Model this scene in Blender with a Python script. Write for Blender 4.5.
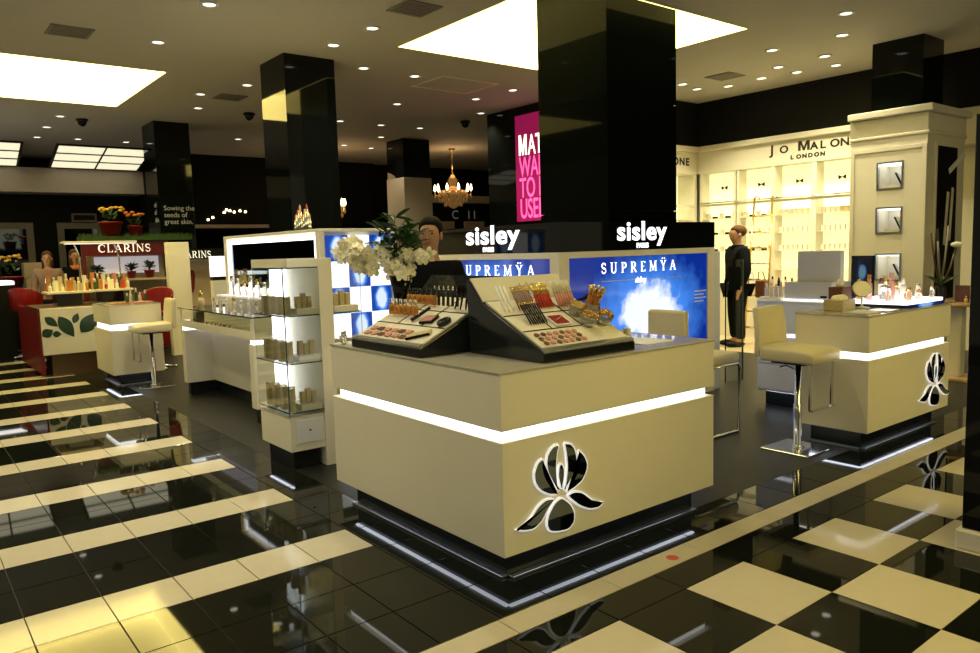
import bpy, bmesh, math, random
from mathutils import Vector, Matrix, Euler
random.seed(7)
PI = math.pi
for o in list(bpy.data.objects): bpy.data.objects.remove(o)
scene = bpy.context.scene
COL = scene.collection
# ------------------------------------------------------------------ camera
CF, CYAW, CPIT, CROLL = 761.1, .903, -.101, -.028
CPOS = Vector((-2.102, -2.604, 1.548))
fw = Vector((math.cos(CPIT)*math.cos(CYAW), math.cos(CPIT)*math.sin(CYAW), math.sin(CPIT)))
rt = Vector((math.sin(CYAW), -math.cos(CYAW), 0)); up = rt.cross(fw)
rt, up = (math.cos(CROLL)*rt+math.sin(CROLL)*up, -math.sin(CROLL)*rt+math.cos(CROLL)*up)
cd = bpy.data.cameras.new('camera'); cam = bpy.data.objects.new('camera', cd); COL.objects.link(cam)
cd.sensor_width = 36; cd.lens = CF/980*36; cd.clip_end = 100; cd.clip_start = .05
cam.matrix_world = Matrix.Translation(CPOS) @ Matrix((rt, up, -fw)).transposed().to_4x4()
scene.camera = cam
def project(p):
    d = Vector(p)-CPOS; z = d.dot(fw)
    if z < .1: return None
    return (490+CF*d.dot(rt)/z, 326.5-CF*d.dot(up)/z, z)
# ------------------------------------------------------------------ world, exposure
w = bpy.data.worlds.new('world'); scene.world = w; w.use_nodes = True
w.node_tree.nodes['Background'].inputs[0].default_value = (.90, .82, .54, 1)
w.node_tree.nodes['Background'].inputs[1].default_value = .40
scene.view_settings.view_transform = 'Standard'; scene.view_settings.look = 'None'
scene.view_settings.gamma = 1; scene.view_settings.exposure = 0.0; scene.view_settings.use_curve_mapping = False
HC = 3.9                                  # ceiling height
WARM = (1.0, .88, .56)
PANEL_E, STRIP_E, LED_E, SPOT_W = 4.9, 2.4, 4.5, 90.0
# ------------------------------------------------------------------ materials
def mat(name, col, rough=.5, metal=0, spec=.5, emit=None, es=0, noise=0, nscale=8, trans=0, ior=1.45, alpha=1, coat=0, bump=0):
    m = bpy.data.materials.new(name); m.use_nodes = True
    nt = m.node_tree; b = nt.nodes['Principled BSDF']
    b.inputs['Base Color'].default_value = (*col, 1); b.inputs['Roughness'].default_value = rough
    b.inputs['Metallic'].default_value = metal; b.inputs['Specular IOR Level'].default_value = spec
    b.inputs['Transmission Weight'].default_value = trans; b.inputs['IOR'].default_value = ior
    b.inputs['Alpha'].default_value = alpha; b.inputs['Coat Weight'].default_value = coat
    if emit: b.inputs['Emission Color'].default_value = (*emit, 1); b.inputs['Emission Strength'].default_value = es
    if noise or bump:
        tc = nt.nodes.new('ShaderNodeTexCoord'); n = nt.nodes.new('ShaderNodeTexNoise')
        n.inputs['Scale'].default_value = nscale; n.inputs['Detail'].default_value = 3
        nt.links.new(tc.outputs['Object'], n.inputs['Vector'])
        if noise:
            r = nt.nodes.new('ShaderNodeMix'); r.data_type = 'RGBA'
            r.inputs['A'].default_value = (*[c*(1-noise) for c in col], 1)
            r.inputs['B'].default_value = (*[min(1, c*(1+noise)) for c in col], 1)
            nt.links.new(n.outputs['Fac'], r.inputs['Factor']); nt.links.new(r.outputs['Result'], b.inputs['Base Color'])
        if bump:
            bp = nt.nodes.new('ShaderNodeBump'); bp.inputs['Strength'].default_value = bump; bp.inputs['Distance'].default_value = .01
            nt.links.new(n.outputs['Fac'], bp.inputs['Height']); nt.links.new(bp.outputs['Normal'], b.inputs['Normal'])
    return m
M = dict(
 lam=mat('white_laminate', (.86, .815, .665), .38, noise=.02),
 lam_cool=mat('cool_white_laminate', (.78, .79, .82), .35, noise=.02),
 cream=mat('cream_paint', (.74, .70, .56), .5, noise=.03),
 ceil=mat('ceiling_paint', (.54, .515, .435), .8, noise=.03, nscale=2),
 black_gloss=mat('black_glass_cladding', (.004, .005, .005), .04, spec=.28, noise=.1),
 low_reflect=mat('black_cladding_low_reflect', (.003, .004, .004), .04, spec=.03, noise=.1),  # copy of the black cladding, darkened and its reflections toned down
 black=mat('black_paint', (.008, .009, .009), .4, spec=.15, noise=.1),
 black_case=mat('black_acrylic', (.012, .014, .015), .12, noise=.1),
 wall_dark=mat('dark_wall', (.006, .007, .006), .5, spec=.08, noise=.2, nscale=3),
 tile_white=mat('cream_marble_tile', (.60, .55, .43), .08, spec=.16, noise=.05, nscale=14),
 tile_black=mat('black_granite_tile', (.008, .0095, .007), .03, spec=.26, noise=.4, nscale=60),
 grout=mat('grout', (.06, .055, .035), .6, noise=.1),
 matt_floor=mat('charcoal_stone_floor', (.020, .021, .018), .38, spec=.2, noise=.1, nscale=20),
 wood_floor=mat('pale_floor', (.55, .45, .28), .3, noise=.1),
 chrome=mat('chrome', (.75, .76, .78), .12, 1, noise=.02),
 metal=mat('brushed_steel', (.45, .47, .50), .3, 1, noise=.05),
 glass=mat('clear_glass', (.96, 1, .98), .0, trans=1, ior=1.3),
 glass_top=mat('smoked_glass', (.48, .46, .38), .04, spec=.4, noise=.05),
 glass_edge=mat('glass_edge', (.04, .09, .08), .1),
 acrylic=mat('frosted_acrylic', (.95, .93, .88), .08, trans=.85, ior=1.35),
 leather=mat('cream_leather', (.72, .65, .43), .42, noise=.04, bump=.05, nscale=40),
 red=mat('red_lacquer', (.20, .006, .006), .3, noise=.1),
 red_dark=mat('dark_red_panel', (.09, .004, .005), .4, noise=.1),
 mirror=mat('mirror', (.75, .78, .78), .01, 1),
 dark_mirror=mat('dark_mirror', (.16, .19, .21), .03, 1),
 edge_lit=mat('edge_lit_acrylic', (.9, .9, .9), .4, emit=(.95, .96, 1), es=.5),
 white=mat('white_enamel', (.85, .85, .84), .3, noise=.02),
 strip=mat('light_strip', (1, 1, 1), .5, emit=(.93, .95, 1), es=STRIP_E),
 led=mat('led_strip', (1, 1, 1), .5, emit=(.80, .86, 1), es=LED_E),
 soft=mat('light_panel_soft', (1, 1, 1), .5, emit=(.92, .95, 1), es=1.05),
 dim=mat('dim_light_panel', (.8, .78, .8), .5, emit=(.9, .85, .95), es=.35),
 sky=mat('ceiling_light_panel', (1, 1, 1), .5, emit=(1, .78, .20), es=PANEL_E),
 cove=mat('cove_paint', (.85, .80, .62), .7, noise=.02),
 skywin=mat('far_window_panel', (1, 1, 1), .5, emit=(1, .93, .64), es=.95),
 down=mat('downlight_lens', (1, 1, 1), .5, emit=(1, .93, .75), es=3.5),
 jmlight=mat('shelf_back_light', (1, 1, .8), .6, emit=(1, .94, .50), es=.72),
 sign_emit=mat('lit_letters', (1, 1, 1), .5, emit=(.95, .93, 1), es=1.7),
 text_white=mat('white_lettering', (.85, .85, .82), .5, noise=.02),
 text_dim=mat('grey_lettering', (.35, .36, .33), .5, emit=(.5, .5, .46), es=.10),
 text_black=mat('black_lettering', (.015, .013, .01), .5, noise=.02),
 clar_text=mat('clarins_lettering', (.9, .9, .8), .5, emit=(1, .95, .8), es=.9),
 pink_text=mat('pink_letters', (.9, .1, .4), .5, emit=(1, .10, .40), es=1.3),
 white_text=mat('screen_white_letters', (1, 1, 1), .5, emit=(1, .98, .8), es=1.6),
 magenta=mat('magenta_screen', (.3, .01, .1), .3, emit=(.34, .006, .085), es=.6, noise=.1),
 gold=mat('gold_carton', (.58, .48, .26), .35, .1, noise=.2, nscale=40),
 goldcap=mat('gold_cap', (.75, .55, .2), .2, 1, noise=.05),
 amber=mat('amber_liquid', (.75, .33, .07), .1, trans=.4),
 bead=mat('amber_bead', (.45, .22, .04), .12, .3, noise=.3, nscale=60),
 rose=mat('rose_bottle', (.85, .45, .38), .15, trans=.35),
 blush=mat('blush_pan', (.55, .22, .17), .6, noise=.1),
 lipred=mat('gloss_red', (.50, .05, .03), .15, noise=.1),
 palette_red=mat('palette_red', (.28, .015, .03), .25, noise=.3, nscale=50),
 brown=mat('brown_case', (.16, .06, .03), .3, noise=.15),
 skincol=mat('skin', (.42, .22, .13), .5, noise=.08),
 hair=mat('dark_hair', (.010, .008, .007), .7, spec=.1, noise=.3, nscale=60),
 hair2=mat('fair_hair', (.09, .045, .018), .7, spec=.1, noise=.3, nscale=60),
 cloth=mat('black_cloth', (.006, .007, .009), .9, spec=.05, noise=.2, nscale=30),
 trous=mat('dark_trousers', (.008, .009, .013), .9, spec=.05, noise=.2, nscale=30),
 blouse=mat('pale_blouse', (.26, .16, .13), .7, noise=.2),
 orange=mat('orange_scarf', (.6, .18, .04), .7, noise=.2),
 eye=mat('eye', (.03, .02, .02), .2, noise=.1), lip=mat('lips', (.3, .1, .08), .5, noise=.1),
 leaf=mat('leaf_green', (.03, .09, .018), .4, noise=.5, nscale=8),
 leaf_dark=mat('leaf_dark_green', (.008, .045, .012), .3, noise=.6, nscale=14),
 petal=mat('cream_petal', (.95, .90, .70), .5, noise=.08, nscale=20),
 yellow=mat('yellow_petal', (.62, .36, .03), .5, noise=.2),
 grass=mat('turf', (.02, .055, .01), .8, noise=.5, nscale=30),
 wood=mat('maple', (.55, .36, .16), .35, noise=.12, nscale=6),
 brown_wood=mat('brown_plinth', (.10, .055, .02), .35, noise=.2, nscale=6),
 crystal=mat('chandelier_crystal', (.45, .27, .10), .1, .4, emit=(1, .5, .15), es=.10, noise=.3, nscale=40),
 flame=mat('candle_bulb', (1, .9, .7), .5, emit=(1, .72, .38), es=9),
 grey_carton=mat('grey_carton', (.55, .55, .58), .45, noise=.02),
 vent=mat('vent_grey', (.22, .20, .17), .6, noise=.05),
 trim_cream=mat('beige_soffit', (.46, .39, .32), .7, noise=.04),
 poster_green=mat('poster_dark_green', (.0015, .003, .002), .5, spec=.05, noise=.8, nscale=2.2),
 orange_dot=mat('orange_print', (.7, .09, .02), .4, noise=.05),
 frame_lit=mat('far_gilt_frame', (.16, .14, .10), .5, noise=.2),
 tanpanel=mat('tan_panel', (.42, .34, .24), .5, noise=.05),
 lav=mat('lavender_bottle', (.72, .68, .80), .2, trans=.3),
)
def jelly(name, base, glow, gx, gy, gz, e=1.0, noise=6, spread=.9, stops=(.55, .78)):
    """back-lit printed poster: deep blue print with a pale glowing cloud"""
    m = bpy.data.materials.new(name); m.use_nodes = True; nt = m.node_tree; b = nt.nodes['Principled BSDF']
    tc = nt.nodes.new('ShaderNodeTexCoord'); mp = nt.nodes.new('ShaderNodeMapping'); mp.vector_type = 'POINT'
    mp.inputs['Location'].default_value = (-gx[0]/gx[1], -gy[0]/gy[1], -gz[0]/gz[1]); mp.inputs['Scale'].default_value = (1/gx[1], 1/gy[1], 1/gz[1])
    n = nt.nodes.new('ShaderNodeTexNoise'); n.inputs['Scale'].default_value = noise; n.inputs['Detail'].default_value = 5
    ln = nt.nodes.new('ShaderNodeVectorMath'); ln.operation = 'LENGTH'
    ad = nt.nodes.new('ShaderNodeMath'); ad.operation = 'MULTIPLY_ADD'; ad.inputs[1].default_value = spread
    rp = nt.nodes.new('ShaderNodeValToRGB'); e_ = rp.color_ramp.elements
    e_[0].position = stops[0]; e_[0].color = (*glow, 1); e_[1].position = 1.0; e_[1].color = (*base, 1)
    k = rp.color_ramp.elements.new(stops[1]); k.color = (.06, .25, .85, 1)
    sb = nt.nodes.new('ShaderNodeMath'); sb.operation = 'MULTIPLY_ADD'; sb.inputs[1].default_value = .5; 
    nt.links.new(tc.outputs['Object'], mp.inputs[0]); nt.links.new(tc.outputs['Object'], n.inputs['Vector'])
    nt.links.new(mp.outputs[0], ln.inputs[0]); nt.links.new(n.outputs['Fac'], sb.inputs[0]); sb.inputs[2].default_value = -.25
    nt.links.new(ln.outputs['Value'], ad.inputs[0]); nt.links.new(sb.outputs[0], ad.inputs[2]); nt.links.new(ad.outputs[0], rp.inputs[0])
    nt.links.new(rp.outputs[0], b.inputs['Emission Color']); b.inputs['Emission Strength'].default_value = e
    b.inputs['Base Color'].default_value = (base[0]*.4, base[1]*.4, base[2]*.4, 1); b.inputs['Roughness'].default_value = .1
    return m
# ------------------------------------------------------------------ mesh helpers
class MB:
    def __init__(s): s.v = []; s.f = []; s.sm = []
    def add(s, vs, fs, smooth=False):
        n = len(s.v); s.v += [Vector(v) for v in vs]; s.f += [[i+n for i in f] for f in fs]; s.sm += [smooth]*len(fs); return s
    def box(s, a, b):
        x0, y0, z0 = [min(p, q) for p, q in zip(a, b)]; x1, y1, z1 = [max(p, q) for p, q in zip(a, b)]
        return s.add([(x0,y0,z0),(x1,y0,z0),(x1,y1,z0),(x0,y1,z0),(x0,y0,z1),(x1,y0,z1),(x1,y1,z1),(x0,y1,z1)],
                     [(3,2,1,0),(4,5,6,7),(0,1,5,4),(1,2,6,5),(2,3,7,6),(3,0,4,7)])
    def cbox(s, c, d): return s.box([c[i]-d[i]/2 for i in range(3)], [c[i]+d[i]/2 for i in range(3)])
    def lathe(s, prof, c=(0,0,0), seg=16):
        vs = []; fs = []
        for r, z in prof:
            for k in range(seg): a = 2*PI*k/seg; vs.append((c[0]+r*math.cos(a), c[1]+r*math.sin(a), c[2]+z))
        for i in range(len(prof)-1):
            for k in range(seg):
                k2 = (k+1) % seg; fs.append((i*seg+k, i*seg+k2, (i+1)*seg+k2, (i+1)*seg+k))
        s.add(vs, fs, True); n = len(s.v)-len(vs)
        s.f.append([n+k for k in range(seg)][::-1]); s.sm.append(False)
        s.f.append([n+(len(prof)-1)*seg+k for k in range(seg)]); s.sm.append(False); return s
    def cyl(s, c, r, h, seg=16): return s.lathe([(r, 0), (r, h)], c, seg)
    def tube(s, pts, r, seg=8):
        pts = [Vector(p) for p in pts]; rs = r if isinstance(r, (list, tuple)) else [r]*len(pts)
        vs = []; fs = []; ref = None
        for i, p in enumerate(pts):
            t = (pts[min(i+1, len(pts)-1)]-pts[max(i-1, 0)]).normalized()
            if ref is None: ref = Vector((0,0,1)) if abs(t.z) < .9 else Vector((1,0,0))
            a = t.cross(ref).normalized(); b = t.cross(a).normalized(); ref = b.cross(t) if False else ref
            for k in range(seg):
                q = 2*PI*k/seg; vs.append(p+a*math.cos(q)*rs[i]+b*math.sin(q)*rs[i])
        for i in range(len(pts)-1):
            for k in range(seg):
                k2 = (k+1) % seg; fs.append((i*seg+k, i*seg+k2, (i+1)*seg+k2, (i+1)*seg+k))
        fs.append(tuple(range(seg))[::-1]); fs.append(tuple((len(pts)-1)*seg+k for k in range(seg)))
        return s.add(vs, fs, True)
    def prism(s, poly, o, u, v, t):
        """polygon in (u, v) from origin o, thickness t along u x v"""
        o, u, v = Vector(o), Vector(u), Vector(v); n = u.cross(v).normalized()*t; k = len(poly)
        A = [o+u*p[0]+v*p[1] for p in poly]
        return s.add(A+[a+n for a in A], [tuple(range(k))[::-1], tuple(range(k, 2*k))]+[(i, (i+1) % k, (i+1) % k+k, i+k) for i in range(k)])
    def sphere(s, c, r, seg=12, rings=8):
        r = r if isinstance(r, (tuple, list)) else (r, r, r)
        vs = [(c[0], c[1], c[2]-r[2])]; fs = []
        for i in range(1, rings):
            a = -PI/2+PI*i/rings
            for k in range(seg): q = 2*PI*k/seg; vs.append((c[0]+r[0]*math.cos(a)*math.cos(q), c[1]+r[1]*math.cos(a)*math.sin(q), c[2]+r[2]*math.sin(a)))
        vs.append((c[0], c[1], c[2]+r[2])); L = len(vs)-1
        for k in range(seg):
            k2 = (k+1) % seg; fs.append((0, 1+k2, 1+k)); fs.append((L, L-seg+k, L-seg+k2))
        for i in range(rings-2):
            for k in range(seg):
                k2 = (k+1) % seg; a = 1+i*seg; fs.append((a+k, a+k2, a+seg+k2, a+seg+k))
        return s.add(vs, fs, True)
    def mesh(s, name, m, off=(0,0,0)):
        off = Vector(off); me = bpy.data.meshes.new(name); me.from_pydata([v-off for v in s.v], [], s.f)
        me.polygons.foreach_set('use_smooth', s.sm); me.materials.append(M[m] if isinstance(m, str) else m); me.update(); return me
    def build(s, name, m, parent=None, world=True, bevel=0, loc=None):
        """world: coordinates are world ones and the parents are unrotated; loc: own origin"""
        off = Vector((0,0,0))
        if parent is not None and world: off = wloc(parent)
        l = Vector((0,0,0))
        if loc is not None: l = Vector(loc)-off; off = Vector(loc)
        o = bpy.data.objects.new(name, s.mesh(name, m, off)); COL.objects.link(o); o.location = l
        if parent is not None: o.parent = parent
        if bevel:
            b = o.modifiers.new('bevel', 'BEVEL'); b.width = bevel; b.segments = 2; b.limit_method = 'ANGLE'
        return o
def wloc(o):
    l = Vector(o.location)
    while o.parent: o = o.parent; l += o.location
    return l
def tag(o, label=None, cat=None, group=None, kind=None):
    if label: o['label'] = label
    if cat: o['category'] = cat
    if group: o['group'] = group
    if kind: o['kind'] = kind
    return o
def thing(name, label, cat, loc=(0,0,0), rotz=0, group=None):
    o = bpy.data.objects.new(name, None); COL.objects.link(o); o.location = loc; o.rotation_euler = (0, 0, rotz); o.empty_display_size = .1
    return tag(o, label, cat, group)
ORD = ('first', 'second', 'third', 'fourth', 'fifth', 'sixth', 'seventh', 'eighth', 'ninth', 'tenth', 'eleventh', 'twelfth', 'thirteenth', 'fourteenth', 'fifteenth', 'sixteenth')
def struct(o): o['kind'] = 'structure'; return o
def copy_tree(o, parent=None):
    c = o.copy(); COL.objects.link(c)
    if parent is not None: c.parent = parent
    for ch in list(o.children): copy_tree(ch, c)
    return c
def text(name, body, size, m, o, xd, yd, parent=None, ext=.002, bold=0, sx=1, space=1, align='LEFT', label=None):
    cu = bpy.data.curves.new(name, 'FONT'); cu.body = body; cu.size = size; cu.extrude = ext; cu.offset = bold; cu.space_character = space; cu.align_x = align
    t = bpy.data.objects.new(name+'_tmp', cu); COL.objects.link(t)
    dg = bpy.context.evaluated_depsgraph_get(); me = bpy.data.meshes.new_from_object(t.evaluated_get(dg))
    bpy.data.objects.remove(t)
    xd, yd = Vector(xd), Vector(yd); n = xd.cross(yd); off = wloc(parent) if parent else Vector((0,0,0)); O = Vector(o)-off
    for v in me.vertices: v.co = O+xd*v.co.x*sx+yd*v.co.y+n*v.co.z
    me.materials.clear(); me.materials.append(M[m]); ob = bpy.data.objects.new(name, me); COL.objects.link(ob)
    if parent: ob.parent = parent
    if label: ob['label'] = label
    return ob
# serif capitals drawn from strokes: (x0,y0,x1,y1,width); serifs as thin bars
def arc(cx, cy, rx, ry, a0, a1, w0, w1, n=12):
    out = []
    for i in range(n):
        p, q = [math.radians(a0+(a1-a0)*(i+k)/n) for k in (0, 1)]
        wm = w0+(w1-w0)*math.sin(PI*(i+.5)/n)
        out.append((cx+rx*math.cos(p), cy+ry*math.sin(p), cx+rx*math.cos(q), cy+ry*math.sin(q), wm))
    return out
SF = .05; TK, TN = .115, .05
def sv(x, y=0): return (x-.13, y, x+.13, y, SF)
GL = {
 'C': (.78, arc(.42, .5, .36, .48, 45, 315, .05, .16)+[(.68, .84, .68, .66, .05)]),
 'L': (.66, [(.16, 0, .16, 1, TK), sv(.16, 1), (.03, .02, .60, .02, SF), (.60, 0, .60, .22, .05)]),
 'A': (.86, [(.10, 0, .42, 1, TN), (.42, 1, .74, 0, TK), (.22, .34, .60, .34, TN), sv(.10), sv(.74)]),
 'R': (.80, [(.16, 0, .16, 1, TK), sv(.16), (.03, .98, .35, .98, SF), (.16, .48, .38, .48, TN)]+arc(.36, .73, .24, .25, -90, 90, .05, .14, 8)+[(.36, .48, .70, .0, TK), (.64, 0, .80, 0, SF)]),
 'I': (.36, [(.16, 0, .16, 1, TK), sv(.16), sv(.16, 1)]),
 'N': (.86, [(.12, 0, .12, 1, TN), (.12, 1, .72, 0, TK), (.72, 0, .72, 1, TN), sv(.12), sv(.08, 1), sv(.72, 1)]),
 'S': (.62, arc(.30, .74, .22, .24, 40, 250, .05, .12, 9)+arc(.30, .26, .24, .25, 110, -130, .12, .05, 9)+[(.20, .53, .40, .46, .14), (.50, .92, .50, .76, .04), (.08, .08, .08, .26, .04)]),
 'U': (.84, [(.14, 1, .14, .3, TK)]+arc(.40, .32, .26, .32, 180, 360, .10, .08, 8)+[(.66, .3, .66, 1, TN), sv(.14, 1), sv(.66, 1)]),
 'P': (.70, [(.16, 0, .16, 1, TK), sv(.16), (.03, .98, .35, .98, SF), (.16, .44, .36, .44, TN)]+arc(.36, .71, .24, .27, -90, 90, .05, .14, 8)),
 'E': (.70, [(.16, 0, .16, 1, TK), (.03, .98, .58, .98, SF), (.03, .02, .60, .02, SF), (.16, .52, .48, .52, TN), (.58, 1, .58, .82, .05), (.60, 0, .60, .2, .05)]),
 'M': (1.02, [(.10, 0, .14, 1, TN), (.14, 1, .48, .05, TK), (.48, .05, .82, 1, TN), (.82, 1, .86, 0, TK), sv(.10), sv(.86), sv(.1, 1), sv(.86, 1)]),
 'Y': (.80, [(.10, 1, .40, .46, TK), (.40, .46, .68, 1, TN), (.40, .46, .40, 0, TK), sv(.40), sv(.1, 1), sv(.68, 1), (.24, 1.16, .24, 1.28, .11), (.54, 1.16, .54, 1.28, .11)]),
}
def serif(name, body, size, m, o, xd, yd, parent, width=None, track=.12, t=.004):
    tot = sum(GL[c][0]+track for c in body)-track; sx = (width/tot/size) if width else 1
    xd, yd = Vector(xd), Vector(yd); b = MB(); x = 0; k = 0
    for c in body:
        w_, st = GL[c]
        for (x0, y0, x1, y1, wd) in st:
            k += 1
            p, q = Vector((x0+x, y0, 0)), Vector((x1+x, y1, 0)); d = (q-p).normalized(); n = Vector((-d.y, d.x, 0))*wd/2
            e = d*.012 if len(st) > 9 else d*0
            poly = [((a.x)*size*sx, a.y*size) for a in (p-e-n, q+e-n, q+e+n, p-e+n)]
            b.prism(poly, o, xd, yd, t+k*1e-5)
        x += w_+track
    ob = b.build(name, m, parent); ob['kind'] = 'stuff'; return ob
# ------------------------------------------------------------------ the setting: floor
floor = struct(MB().box((-6, -7, -.08), (14, 20, -.006)).build('floor', 'grout'))
G = .0022
white_t, black_t = [], []
def lay(lst, xs, ys):
    for i in range(len(xs)-1):
        for j in range(len(ys)-1): lst.append((xs[i]+G, ys[j]+G, xs[i+1]-G, ys[j+1]-G))
def rng(a, b, n): return [a+(b-a)*i/n for i in range(n+1)]
mx = .3125
XL = [-.192-mx*k for k in range(13)][::-1]
P3, WD = 1.012, .321
for k in range(0, 17):
    y1 = 1.19+P3*k; y0 = y1-WD
    lay(white_t, XL, [y0, y1]); lay(black_t, XL, rng(y1, y1+P3-WD, 2))
lay(black_t, XL, rng(-.205, .869, 3)); lay(black_t, [-.192, .10], rng(-.205, 17.4, 52))
lay(black_t, rng(.10, 9.0, 26), [-.205, .08])
lay(white_t, rng(-3.9, 9.0, 21), [-.35, -.205])
S4, GX, GY = .445, .611, -.542
xs = [GX+S4*k for k in range(-10, 19)]
lay(black_t, xs, [GY, -.35])
for i in range(-10, 18):
    for j in range(0, 10):
        t = (GX+i*S4+G*.4, GY-(j+1)*S4+G*.4, GX+(i+1)*S4-G*.4, GY-j*S4-G*.4)
        (white_t if (i+j) % 2 == 0 else black_t).append(t)
def tiles(lst, name, m):
    vis, rest = [], []
    for t in lst:
        ps = [project((x, y, 0)) for x in (t[0], t[2]) for y in (t[1], t[3])]
        if all(ps) and any(-5 < p[0] < 985 and -5 < p[1] < 658 for p in ps):
            q = [ps[0], ps[2], ps[3], ps[1]]
            ar = abs(sum(q[i][0]*q[(i+1) % 4][1]-q[(i+1) % 4][0]*q[i][1] for i in range(4)))/2
            (vis if ar > 25 else rest).append((ar, t))
        else: rest.append((0, t))
    vis.sort(key=lambda a: -a[0]); rest += vis[290:]; cache = {}
    for ar, (x0, y0, x1, y1) in vis[:290]:
        k = (round(x1-x0, 4), round(y1-y0, 4))
        if k not in cache:
            hx, hy, b = k[0]/2, k[1]/2, .0012
            mb = MB(); mb.add([(-hx,-hy,-.006),(hx,-hy,-.006),(hx,hy,-.006),(-hx,hy,-.006),(-hx,-hy,-b),(hx,-hy,-b),(hx,hy,-b),(-hx,hy,-b),(-hx+b,-hy+b,0),(hx-b,-hy+b,0),(hx-b,hy-b,0),(-hx+b,hy-b,0)],
                [(8,9,10,11)]+[(i, (i+1) % 4, (i+1) % 4+4, i+4) for i in range(4)]+[(i+4, (i+1) % 4+4, (i+1) % 4+8, i+8) for i in range(4)])
            cache[k] = mb.mesh(name, m)
        o = bpy.data.objects.new(name, cache[k]); COL.objects.link(o); o.location = ((x0+x1)/2, (y0+y1)/2, 0); o.parent = floor
    mb = MB()
    for ar, (x0, y0, x1, y1) in rest: mb.box((x0, y0, -.006), (x1, y1, 0))
    o = mb.build(name+'_field', m, floor); o['kind'] = 'stuff'
tiles(white_t, 'white_tile', 'tile_white'); tiles(black_t, 'black_tile', 'tile_black')
MB().box((.10, .08, -.006), (9.0, 17.4, 0)).build('charcoal_inlay', 'matt_floor', floor)
MB().box((7.3, 2.5, -.004), (8.9, 5.4, .004)).build('pale_inlay', 'wood_floor', floor)
MB().lathe([(.032, 0), (.032, .0008)], (.84, -.285, 0), 14).build('orange_sticker', 'orange_dot', floor)
# ------------------------------------------------------------------ ceiling with two recessed light panels plus an added, unseen one
LP = (-1.9, 7.71, .91, 10.39); RP = (2.75, 2.42, 5.62, 5.12); ADDED_P = (1.4, -4.5, 3.8, -2.1)  # last panel is unseen, added to brighten the counters' right faces
holes = [LP, RP, ADDED_P]
xs = sorted({-6, 14, LP[0], LP[2], RP[0], RP[2], ADDED_P[0], ADDED_P[2]}); ys = sorted({-7, 20, LP[1], LP[3], RP[1], RP[3], ADDED_P[1], ADDED_P[3]})
b = MB()
for i in range(len(xs)-1):
    for j in range(len(ys)-1):
        c = ((xs[i]+xs[i+1])/2, (ys[j]+ys[j+1])/2)
        if any(h[0] < c[0] < h[2] and h[1] < c[1] < h[3] for h in holes): continue
        b.box((xs[i], ys[j], HC), (xs[i+1], ys[j+1], HC+.5))
ceiling = struct(b.build('ceiling', 'ceil'))
for h, lab in ((LP, 'large square glowing ceiling panel at the far left'), (RP, 'large square glowing ceiling panel behind the tall black column'), (ADDED_P, 'added unseen ceiling panel above the checkered aisle, lighting the counters')):
    t = thing('ceiling_light_panel', lab, 'light panel', ((h[0]+h[2])/2, (h[1]+h[3])/2, HC+.42))
    MB().box((h[0]+.021, h[1]+.021, HC+.42), (h[2]-.021, h[3]-.021, HC+.45)).build('diffuser', 'sky', t)
    b = MB(); e = .02
    for a in ((h[0], h[1], h[0]+e, h[3]), (h[2]-e, h[1], h[2], h[3]), (h[0]+e, h[1], h[2]-e, h[1]+e), (h[0]+e, h[3]-e, h[2]-e, h[3])):
        b.box((a[0], a[1], HC+.002), (a[2], a[3], HC+.45))
    b.build('luminous_side', 'sky', t)
# downlights
DL = [(.44,6.33),(.48,4.77),(2.03,7.9),(1.99,9.88),(1.69,8.81),(.34,11.63),(.33,12.88),(.36,14.19),(1.04,14.12),(1.91,14.14),(3.69,12.76),(2.09,5.43),(2.13,4.62),(2.91,6.21),(3.71,6.25),(4.53,8.04),(4.48,9.89),(5.33,9.92),(6.09,11.21),(6.16,9.87),(5.97,12.59),(6.73,12.75),(5.45,6.26),(5.38,7.08),(6.21,8.02),(5.99,1.5),(6.79,1.95),(6.71,2.79),(7.59,2.58),(8.22,2.76),(7.62,3.25),(8.14,3.28),(8.05,3.77),(8.1,4.36),(7.37,4.64),(7.86,4.75),
      (-.6,3.4),(.9,1.2),(-1.2,-.6),(-1.5,4.6),(-1.4,2.9),(.8,3.0),(-1.2,1.6)]  # out-of-view downlights, the left ones added to brighten the floor
MD = None
def region(x, y): return 'over the perfume shop' if x > 6.6 and y < 5 else 'over the far aisle' if y > 9 else 'between the light panels' if y > 3 else 'over the front counters'
def rank(x, y):
    same = sorted([q for q in DL if region(*q) == region(x, y)], key=lambda q: (project((q[0], q[1], HC)) or (-9e9+q[0]*1e6+q[1],))[0])
    return ORD[same.index((x, y))]
for i, (x, y) in enumerate(DL):
    if MD is None:
        MD = (MB().lathe([(.062, 0), (.085, 0), (.088, -.006), (.062, -.010), (.058, .0)], seg=20).mesh('trim_ring', 'white'), MB().lathe([(.060, 0), (.056, -.004)], seg=16).mesh('lens', 'down'))
    near = region(x, y) if True else 'over the perfume shop' if x > 6.6 and y < 5 else 'over the far aisle' if y > 9 else 'between the light panels' if y > 3 else 'over the front counters'
    t = thing('ceiling_downlight', rank(x, y)+' round ceiling downlight from the left of those '+near, 'downlight', (x, y, HC), 0, 'ceiling downlights '+near)
    for n_, me in zip(('trim_ring', 'lens'), MD):
        o = bpy.data.objects.new(n_, me); COL.objects.link(o); o.parent = t
    L = bpy.data.lights.new('downlight_beam', 'SPOT'); L.energy = SPOT_W*(1.3 if x > 6.6 and y < 5 else .55 if y > 9 else 1); L.color = WARM; L.spot_size = 1.9; L.spot_blend = .8; L.shadow_soft_size = .05
    lo = bpy.data.objects.new('downlight_beam', L); COL.objects.link(lo); lo.location = (0, 0, -.03); lo.parent = t
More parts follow.
